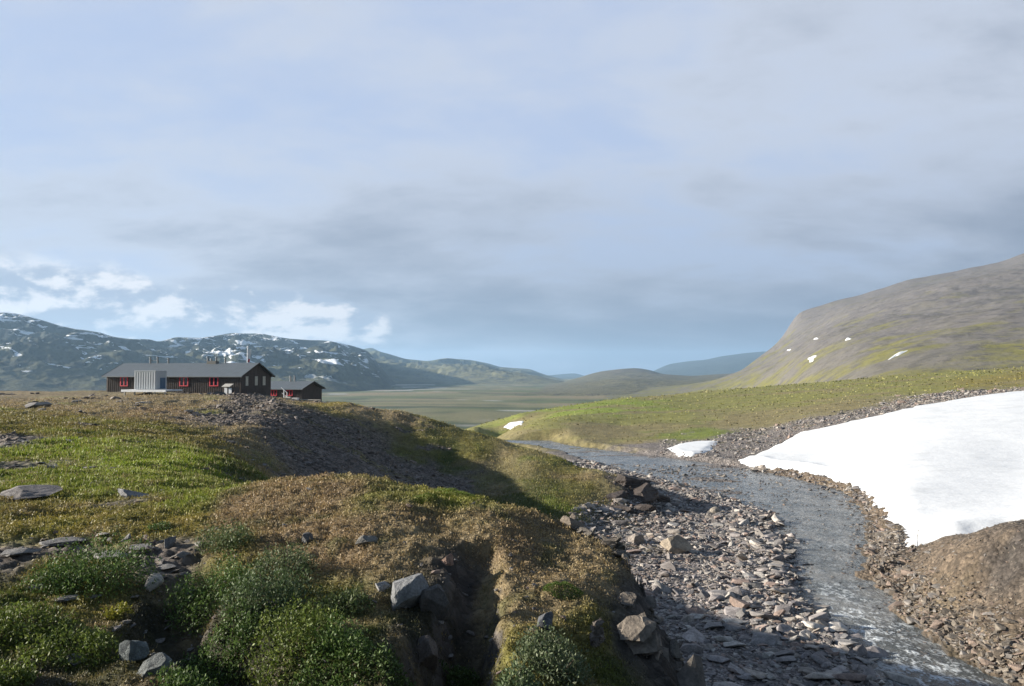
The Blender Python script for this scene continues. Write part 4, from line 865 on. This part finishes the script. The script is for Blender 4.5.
SH = [(95,583,110,.34,'broad low willow shrub on the left beside the flat slabs of the brook',GR,3600),(60,586,60,.3,'smaller willow shrub joined to the left end of the broad one by the brook',GR,1800),
 (226,548,58,.35,'silvery willow shrub furthest back, just above the large central shrubs',(0.085,0.12,0.04),1600),(208,615,92,.42,'large dark green willow shrub at the centre left of the cluster',GR,3600),
 (268,606,88,.38,'rounded grey green willow shrub in the middle of the cluster',(0.065,0.10,0.035),3200),(286,572,64,.36,'silvery upright willow shrub at the upper right of the cluster',(0.085,0.115,0.045),1800),
 (292,652,100,.42,'bright green willow shrub at the lower right of the cluster',GY_,3800),(335,672,92,.4,'dark willow shrub at the bottom edge between cluster and gully',GR,3200),(340,612,60,.3,'small green shrub in the brown heath right of the cluster',(0.07,0.10,0.03),1500),
 (552,676,84,.42,'grey green willow shrub at the bottom of the sunny knoll face',(0.085,0.115,0.05),3200),(515,688,60,.35,'small willow shrub at the bottom edge left of the sunny knoll face shrub',(0.07,0.105,0.04),1600),
 (28,632,76,.26,'low yellow green shrub on the left edge below the slabs',GY_,2000),(70,655,90,.22,'low mossy shrub in the shade at the lower left',GY_,2000),(8,686,50,.35,'yellow green shrub in the bottom left corner',GY_,1500),
 (116,618,26,.4,'tiny bright yellow green plant below the broad left shrub',(0.16,0.17,0.02),500),(190,690,70,.3,'shaded shrub at the bottom edge right of the bluish rocks',GR,1600),(226,656,74,.34,'dark willow shrub filling the dip just left of the bright green one',GR,2600),(392,676,56,.4,'dark shrub in the shaded hollow below the perched boulder',(0.05,0.085,0.02),1500),(462,684,40,.35,'small dark shrub at the bottom of the gully',(0.05,0.085,0.02),900),(160,530,26,.25,'tiny green clump above the upright grey stone',GR,400)]
for k, (a_, b_, w_, hr, lab, tn, n_) in enumerate(SH): shrub('willow_shrub', a_, b_, w_, hr, lab, 'shrub', tn, seed=500+k, n=int(n_*0.95))
def cushion(px, py, wpx, tint, label, seed):
    h_ = hit([px], [py]); X0, Y0, Z0 = [float(q_[0]) for q_ in h_]; rad = 0.5*wpx*math.hypot(X0, Y0)/F; n = 2600
    v = RNG.normal(size=(n, 3)); v /= np.linalg.norm(v, axis=1, keepdims=True); v[:,2] = np.abs(v[:,2]); P = v*np.array([rad, rad, rad*0.3])*RNG.uniform(0.9, 1.03, (n, 1)); P[:,2] += np.clip(zfun(P[:,0]+X0, P[:,1]+Y0)-Z0, -rad, rad)
    V_, Fc, T4 = leaves_arrays(P, np.full(n, 0.022), np.array(tint)*RNG.uniform(0.7, 1.3, (n, 1)), 0.6, 0.4)
    o = mesh_np('moss_cushion', V_, Fc, mLeaf, smooth=False, attrs={'tint': T4}); o.location = (X0, Y0, Z0); tag(o, label, 'moss cushion')
cushion(563, 592, 40, (0.075, 0.12, 0.018), 'round bright green moss cushion on the sunny face of the knoll', 1)
cushion(455, 497, 44, (0.12, 0.17, 0.02), 'yellow green moss patch on the crest of the knoll', 2)
cushion(425, 499, 26, (0.11, 0.15, 0.02), 'smaller green moss patch just left of the yellow green one on the crest', 3)

# ------------------------------------------------------------------ huts
def board_mat(name, col, gap=0.22):
    m, t, p = mat_new(name); co = t.new('ShaderNodeTexCoord').outputs['Object']
    n = t.noise(t.mapping(co, (6, 6, 0.5)), 2.0, 5, 0.6)
    c = t.mix(t.ramp(n, 0.3, 0.7), [x*0.75 for x in col], [x*1.3 for x in col]); t.l.new(c, p.inputs['Base Color']); p.inputs['Roughness'].default_value = 0.8
    return m
mBoard = board_mat('dark_boards', (0.075, 0.060, 0.052)); mRoof = simple_mat('roof_sheet', (0.12, 0.14, 0.155), 0.5, var=0.08, scale=1.5); mTrim = simple_mat('dark_trim', (0.025, 0.022, 0.02), 0.7)
mRed = simple_mat('red_paint', (0.55, 0.025, 0.045), 0.55); mPane = simple_mat('window_glass', (0.02, 0.022, 0.028), 0.08); mPale = simple_mat('pane_reflection', (0.42, 0.40, 0.33), 0.6); mWhite = simple_mat('white_paint', (0.72, 0.73, 0.74), 0.5)
mPipe = simple_mat('grey_metal_pipe', (0.16, 0.165, 0.17), 0.45, metal=0.5); mWood = simple_mat('weathered_wood', (0.40, 0.38, 0.34), 0.8); mCont = simple_mat('container_paint', (0.42, 0.44, 0.45), 0.5, var=0.05); mStone = simple_mat('foundation', (0.10, 0.095, 0.09), 0.9)
ANG = R_(15); UX, UY = math.cos(ANG), -math.sin(ANG)
def hut(label, ax, ay, zb, ze, zr, L, D, front, gable, front_mat):
    root = empty('cabin', (ax, ay, zb), -ANG); tag(root, label, 'cabin', 'dark wooden mountain cabins')
    he = ze-zb; hr_ = zr-zb
    bm = bmesh.new()      # prism body
    pr = [(0,0.0),(0,he),(D/2,hr_-0.06),(D,he),(D,0.0)]
    A = [bm.verts.new((0, y, z)) for y, z in pr]; B = [bm.verts.new((-L, y, z)) for y, z in pr]
    bm.faces.new(A); bm.faces.new(B[::-1])
    for i in range(5): bm.faces.new((A[i], B[i], B[(i+1)%5], A[(i+1)%5]))
    s = 0.0
    while s < L: box(bm, -s-0.045, -s, -0.03, 0.01, 0.02, he-0.02); box(bm, -s-0.045, -s, D-0.01, D+0.03, 0.02, he-0.02); s += 0.3
    s = 0.15
    while s < D-0.05:
        top = he + (hr_-he)*(1-abs(s-D/2)/(D/2)) - 0.10; box(bm, -0.01, 0.03, s, s+0.045, 0.02, top); box(bm, -L-0.03, -L+0.01, s, s+0.045, 0.02, top); s += 0.3
    bmobj('wall', bm, mBoard, root)
    bm = bmesh.new(); box(bm, -L-0.02, 0.02, -0.02, D+0.02, -1.5, 0.015); bmobj('foundation', bm, mStone, root)
    roof = bmesh.new(); ov = 0.38; k = (hr_-he)/(D/2)
    for sgn in (0, 1):
        y0, y1 = (-ov, D/2) if sgn == 0 else (D+ov, D/2); z0, z1 = he-ov*k, hr_
        top = [(-L-ov, y0, z0+0.10), (ov, y0, z0+0.10), (ov, y1, z1+0.10), (-L-ov, y1, z1+0.10)]; bot = [(x, y, z-0.12) for x, y, z in top]
        tv = [roof.verts.new(q_) for q_ in top]; bv = [roof.verts.new(q_) for q_ in bot]; roof.faces.new(tv); roof.faces.new(bv[::-1])
        for i in range(4): roof.faces.new((tv[i], bv[i], bv[(i+1)%4], tv[(i+1)%4]))
        s = -L-ov+0.3
        while s < ov:      # standing seams
            vs = [(s, y0, z0+0.10), (s+0.02, y0, z0+0.10), (s+0.02, y1, z1+0.10), (s, y1, z1+0.10)]; lo_ = [roof.verts.new(q_) for q_ in vs]; up_ = [roof.verts.new((x, y, z+0.014)) for x, y, z in vs]
            roof.faces.new(up_)
            for i in range(4): roof.faces.new((up_[i], lo_[i], lo_[(i+1)%4], up_[(i+1)%4]))
            s += 0.45
    ro = bmobj('roof', roof, mRoof, root)
    bm = bmesh.new()
    for yy, y2 in ((-ov, D/2), (D+ov, D/2)):
        for x in (ov, -L-ov-0.04):
            a = [(x, yy, he-ov*k-0.06), (x+0.04, yy, he-ov*k-0.06), (x+0.04, y2, hr_-0.06), (x, y2, hr_-0.06)]; lo_ = [bm.verts.new(q_) for q_ in a]; up_ = [bm.verts.new((q_[0], q_[1], q_[2]+0.19)) for q_ in a]
            bm.faces.new(up_); bm.faces.new(lo_[::-1])
            for i in range(4): bm.faces.new((up_[i], lo_[i], lo_[(i+1)%4], up_[(i+1)%4]))
    bmobj('bargeboard', bm, mTrim, ro)
    for u0, u1, z0, z1 in front:
        bm = bmesh.new(); w_ = 0.10
        box(bm, u0, u1, -0.09, -0.035, z1-w_, z1); box(bm, u0, u1, -0.10, -0.035, z0, z0+w_); box(bm, u0, u0+w_*1.3, -0.09, -0.035, z0+w_, z1-w_); box(bm, u1-w_*1.3, u1, -0.09, -0.035, z0+w_, z1-w_); mc = (u0+u1)/2; box(bm, mc-0.07, mc+0.07, -0.09, -0.035, z0+w_, z1-w_)
        fr = bmobj('window', bm, mRed, root)
        for xa, xb in ((u0+w_*1.3, mc-0.07), (mc+0.07, u1-w_*1.3)):
            bm = bmesh.new(); box(bm, xa, xb, -0.055, -0.04, z0+w_, z1-w_); bmobj('pane', bm, front_mat, fr)
    for v0, v1, z0, z1 in gable:
        bm = bmesh.new(); w_ = 0.05
        box(bm, 0.035, 0.08, v0, v1, z1-w_, z1); box(bm, 0.035, 0.08, v0, v1, z0, z0+w_); box(bm, 0.035, 0.08, v0, v0+w_, z0+w_, z1-w_); box(bm, 0.035, 0.08, v1-w_, v1, z0+w_, z1-w_)
        fr = bmobj('window', bm, mWood, root); fr['label'] = 'narrow pale window in the gable wall'
        bm = bmesh.new(); box(bm, 0.04, 0.06, v0+w_, v1-w_, z0+w_, z1-w_); bmobj('pane', bm, mPale, fr)  # pale colour painted in for the bright reflection in the pane
    return root, ro
def u_at(px, ax, ay):      # place along the long wall seen at an image column
    k = (px-512)/F; return (ax - k*ay)/(-UX + k*UY) * -1
def u_at(px, ax, ay):
    k = (px-512)/F          # (ax+u*UX) = k*(ay+u*UY)
    return (k*ay-ax)/(UX-k*UY)
def v_at(px, ax, ay):
    k = (px-512)/F; vx, vy = math.sin(ANG), math.cos(ANG); return (k*ay-ax)/(vx-k*vy)
AY = 95.0; AX = (241-512)/F*AY
zc = lambda py, Y: float(at(0, py, Y)[2])
zb1 = zc(396, AY); 
fr1 = [(u_at(a, AX, AY), u_at(b_, AX, AY), zc(386.2, AY-u_at(a, AX, AY)*0.26)-zb1, zc(376.8, AY-u_at(a, AX, AY)*0.26)-zb1) for a, b_ in ((121,128.6),(180,189),(210,219))]
ga1 = [(v_at(a, AX, AY), v_at(b_, AX, AY), zc(385.5, 97.5)-zb1, zc(376.3, 97.5)-zb1) for a, b_ in ((245.5,248.2),(254.8,257.6),(262.6,265.3))]
L1 = -u_at(107, AX, AY); D1 = v_at(271, AX, AY)
c1, roof1 = hut('long dark brown cabin with red framed windows on the hill top', AX, AY, zb1, zc(375.6, AY), zc(363.6, AY+3), L1, D1, fr1, ga1, mPane)
BY = 112.0; BX = (301.7-512)/F*BY; zb2 = zc(401.5, BY)
fr2 = [(u_at(a, BX, BY), u_at(b_, BX, BY), 0.78, 1.62) for a, b_ in ((271.5,277.5),(287,293.2))]
c2, roof2 = hut('smaller dark cabin with red windows just behind the right end of the long cabin', BX, BY, zb2, zc(388.8, BY), zc(382.0, BY+2.8), 9.5, v_at(322, BX, BY), fr2, [], mPane)
def pipes(root_roof, D, hr_, us, hs, rad, cap=True):
    for u_, h_ in zip(us, hs):
        bm = bmesh.new(); tube(bm, (u_, D/2, hr_-0.1), (u_, D/2, hr_+h_), rad, n=10)
        if cap: tube(bm, (u_, D/2, hr_+h_+0.05), (u_, D/2, hr_+h_+0.13), rad*1.9, rad*1.5, n=10); box(bm, u_-0.02, u_+0.02, D/2-0.02, D/2+0.02, hr_+h_-0.02, hr_+h_+0.08)
        bmobj('vent_pipe', bm, mPipe, root_roof)
AYr = AY + D1/2*math.cos(ANG); AXr = AX + D1/2*math.sin(ANG); H1 = zc(363.6, AY+3)-zb1
pu = [u_at(p_, AXr, AYr) for p_ in (150.6, 157.8, 168.6, 207.8, 211.5, 216.5, 225.5)]
pipes(roof1, D1, H1, pu, [0.75,0.8,0.6,0.75,0.5,0.75,0.55], 0.10)
bm = bmesh.new(); box(bm, pu[0]-0.2, pu[1]+0.2, D1/2-0.03, D1/2+0.03, H1+0.42, H1+0.47); bmobj('vent_bracket', bm, mPipe, roof1)
bm = bmesh.new(); box(bm, pu[3]+0.05, pu[5]+0.1, D1/2-0.3, D1/2+0.3, H1-0.05, H1+0.35); bmobj('chimney', bm, simple_mat('chimney_sheet', (0.10,0.10,0.09), .6), roof1)
D2 = v_at(322, BX, BY); BYr = BY + D2/2*math.cos(ANG); BXr = BX + D2/2*math.sin(ANG); H2 = zc(382.0, BY+2.8)-zb2
pipes(roof2, D2, H2, [u_at(290.8, BXr, BYr), u_at(295.0, BXr, BYr)], [0.75, 0.8], 0.11)
# metal container on a timber platform
KY = 91.0; KX = (156-512)/F*KY; kz = zc(389.6, KY); kh = zc(371.2, KY)-kz; kw = -u_at(135, KX, KY); kd = v_at(167, KX, KY)
root = empty('container', (KX, KY, kz), -ANG); tag(root, 'pale grey ribbed metal container standing in front of the long cabin', 'container')
bm = bmesh.new(); box(bm, -kw, 0, 0, kd, 0, kh)
s = 0.03
while s < kw-0.08: box(bm, -s-0.15, -s, -0.07, 0.01, 0.06, kh-0.06); s += 0.33
s = 0.12
while s < kd-0.1: box(bm, -kw-0.035, -kw+0.01, s, s+0.1, 0.06, kh-0.06); box(bm, -0.01, 0.035, s, s+0.1, 0.06, kh-0.06); s += 0.21
bmobj('body', bm, mCont, root)
bm = bmesh.new(); box(bm, -kw-0.05, 0.05, -0.05, kd+0.05, kh, kh+0.07); bmobj('lid', bm, mCont, root)
bm = bmesh.new(); box(bm, 0.036, 0.06, kd*0.38, kd*0.85, 0.12, kh-0.75); d_o = bmobj('door', bm, simple_mat('blue_grey_door', (0.06,0.11,0.17), .5), root); d_o['label'] = 'dark blue grey door in the side of the container'
root = empty('platform', (KX, KY, kz), -ANG); tag(root, 'long white timber platform carrying the metal container', 'platform')
ul = u_at(124, KX, KY-0.6); ur = u_at(168.5, KX, KY-0.6)
bm = bmesh.new(); box(bm, ul, ur, -0.7, kd+0.3, -0.16, -0.01); box(bm, ul, ur, -0.78, -0.703, -0.26, 0.0); bmobj('deck', bm, mWhite, root)
for k in range(5):
    bm = bmesh.new(); uu = ul+0.3+(ur-ul-0.6)*k/4; box(bm, uu-0.07, uu+0.07, -0.6, -0.46, -1.1, -0.163); bmobj('post', bm, mWood, root)
# gas locker at the corner of the cabin
GY2 = 93.2; GX2 = (229.5-512)/F*GY2; gz = float(zfun(np.array([GX2]), np.array([GY2]))[0])-0.1
root = empty('gas_locker', (GX2, GY2, gz), -ANG); tag(root, 'small dark storage box with two white doors and a pale lid beside the cabin corner', 'storage box')
bm = bmesh.new(); box(bm, -0.75, 0.75, 0, 0.9, -0.3, 0.95); bmobj('body', bm, mBoard, root)
for x in (-0.6, -0.02):
    bm = bmesh.new(); box(bm, x-0.0, x+0.38, -0.05, -0.002, 0.0, 0.85); bmobj('door', bm, mWhite, root)
bm = bmesh.new(); v = [bm.verts.new(q_) for q_ in ((-0.85,-0.25,0.96),(0.25,-0.25,0.96),(0.25,0.5,1.28),(-0.85,0.5,1.28),(-0.85,-0.25,1.02),(0.25,-0.25,1.02),(0.25,0.5,1.34),(-0.85,0.5,1.34))]
for f in ((0,3,2,1),(4,5,6,7),(0,1,5,4),(1,2,6,5),(2,3,7,6),(3,0,4,7)): bm.faces.new([v[i] for i in f])
bmobj('lid', bm, mWood, root)
# flagpole behind the long cabin
FY = 104.0; FX = (247.6-512)/F*FY; gz = float(zfun(np.array([FX]), np.array([FY]))[0]); ft = zc(347.5, FY)
root = empty('flagpole', (FX, FY, gz)); tag(root, 'white flagpole with a hanging red and white pennant behind the long cabin', 'flagpole')
bm = bmesh.new(); tube(bm, (0,0,-0.3), (0,0,ft-gz), 0.10, 0.07, 10); bmobj('pole', bm, mWhite, root)
bm = bmesh.new(); bmesh.ops.create_uvsphere(bm, u_segments=10, v_segments=8, radius=0.12, matrix=Matrix.Translation((0,0,ft-gz+0.08))); bmobj('finial', bm, mWhite, root)
mp_, t, p = mat_new('pennant_cloth'); co = t.new('ShaderNodeTexCoord').outputs['Object']; z_ = t.new('ShaderNodeSeparateXYZ', ins={0: co}).outputs[2]
t.l.new(t.mix(t.ramp(z_, ft-gz-1.5, ft-gz-1.45), (0.45,0.04,0.05), (0.75,0.72,0.70)), p.inputs['Base Color']); p.inputs['Roughness'].default_value = .8
V_, Fc = [], []
for i in range(14):
    for j, s in enumerate((0, 0.5, 1)):
        zz_ = ft-gz-0.25-i*0.13; V_.append((0.08+s*0.42*(1-i/22), 0.06*math.sin(i*0.9+s*3), zz_))
for i in range(13):
    for j in range(2): Fc.append((i*3+j, i*3+j+1, i*3+j+4, i*3+j+3))
mesh_np('pennant', V_, np.array(Fc), mp_, root)
# things beside the small cabin
SY = 110.3
def ground_at(px, Y): x_ = (px-512)/F*Y; return x_, Y, float(zfun(np.array([x_]), np.array([float(Y)]))[0])
x_, y_, z_ = ground_at(284, SY-0.5); root = empty('porch_stair', (x_, y_, z_), -ANG); tag(root, 'white wooden stair rail leading to the small cabin between its red windows', 'stair')
bm = bmesh.new(); box(bm, -0.05, 0.05, 0, 0.1, -0.3, 1.45); box(bm, 0.45, 0.53, 0, 0.1, -0.3, 1.1); bmobj('post', bm, mWhite, root)
bm = bmesh.new(); tube(bm, (-0.4, 0.05, 1.75), (0.55, 0.05, 1.0), 0.05); tube(bm, (-0.3, 0.05, 1.0), (0.5, 0.05, 0.45), 0.04); bmobj('handrail', bm, mWhite, root)
bm = bmesh.new(); [box(bm, -0.5, 0.6, 0.15+0.28*i, 0.42+0.28*i, -0.3, 0.12+0.17*i) for i in range(3)]; bmobj('step', bm, mWood, root)
x_, y_, z_ = ground_at(296, SY-1.2); root = empty('chest', (x_, y_, z_), -ANG); tag(root, 'low white chest on the ground at the corner of the small cabin', 'chest')
bm = bmesh.new(); box(bm, -0.4, 0.4, -0.25, 0.25, -0.1, 0.38); bmobj('body', bm, mWhite, root); bm = bmesh.new(); box(bm, -0.44, 0.44, -0.29, 0.29, 0.382, 0.44); bmobj('lid', bm, mWhite, root)
x_, y_, z_ = ground_at(311, SY-1.0); root = empty('low_fence', (x_, y_, z_), -ANG); tag(root, 'low weathered timber rail in front of the small cabin gable', 'fence')
bm = bmesh.new(); box(bm, -1.6, 1.5, -0.04, 0.04, 0.30, 0.42); bmobj('rail', bm, mWood, root)
for k in range(4):
    bm = bmesh.new(); uu = -1.5+k*0.97; box(bm, uu-0.05, uu+0.05, 0.042, 0.13, -0.5, 0.36); bmobj('post', bm, mWood, root)
# marker by the snow edge
h_ = hit([917], [549]); root = empty('marker_stake', (float(h_[0][0]), float(h_[1][0]), float(h_[2][0]))); tag(root, 'thin pale marker stake leaning at the lower tip of the snowfield', 'stake')
bm = bmesh.new(); tube(bm, (0,0,-0.3), (0.12,0,1.35), 0.022, 0.014); tube(bm, (-0.25,0,-0.2), (0.10,0,1.0), 0.014); bmobj('pole', bm, mWood, root)
bm = bmesh.new(); tube(bm, (-0.03,0,1.05), (0.30,0,1.12), 0.014); bmobj('crosspiece', bm, mWood, root)

# where two or three stones still read alike, say which by its place
from collections import defaultdict
_by = defaultdict(list)
for o in list(C.objects):
    if o.parent is None and 'label' in o and o.type == 'MESH': _by[o['label']].append(o)
for lab, os_ in _by.items():
    if 2 <= len(os_) <= 3 and len(lab.split()) <= 13:
        os_.sort(key=lambda o: project(o.location.x, o.location.y, o.location.z)[0])
        for o, wd_ in zip(os_, ('leftmost', 'rightmost') if len(os_) == 2 else ('leftmost', 'middle', 'rightmost')): o['label'] = wd_ + ' ' + lab
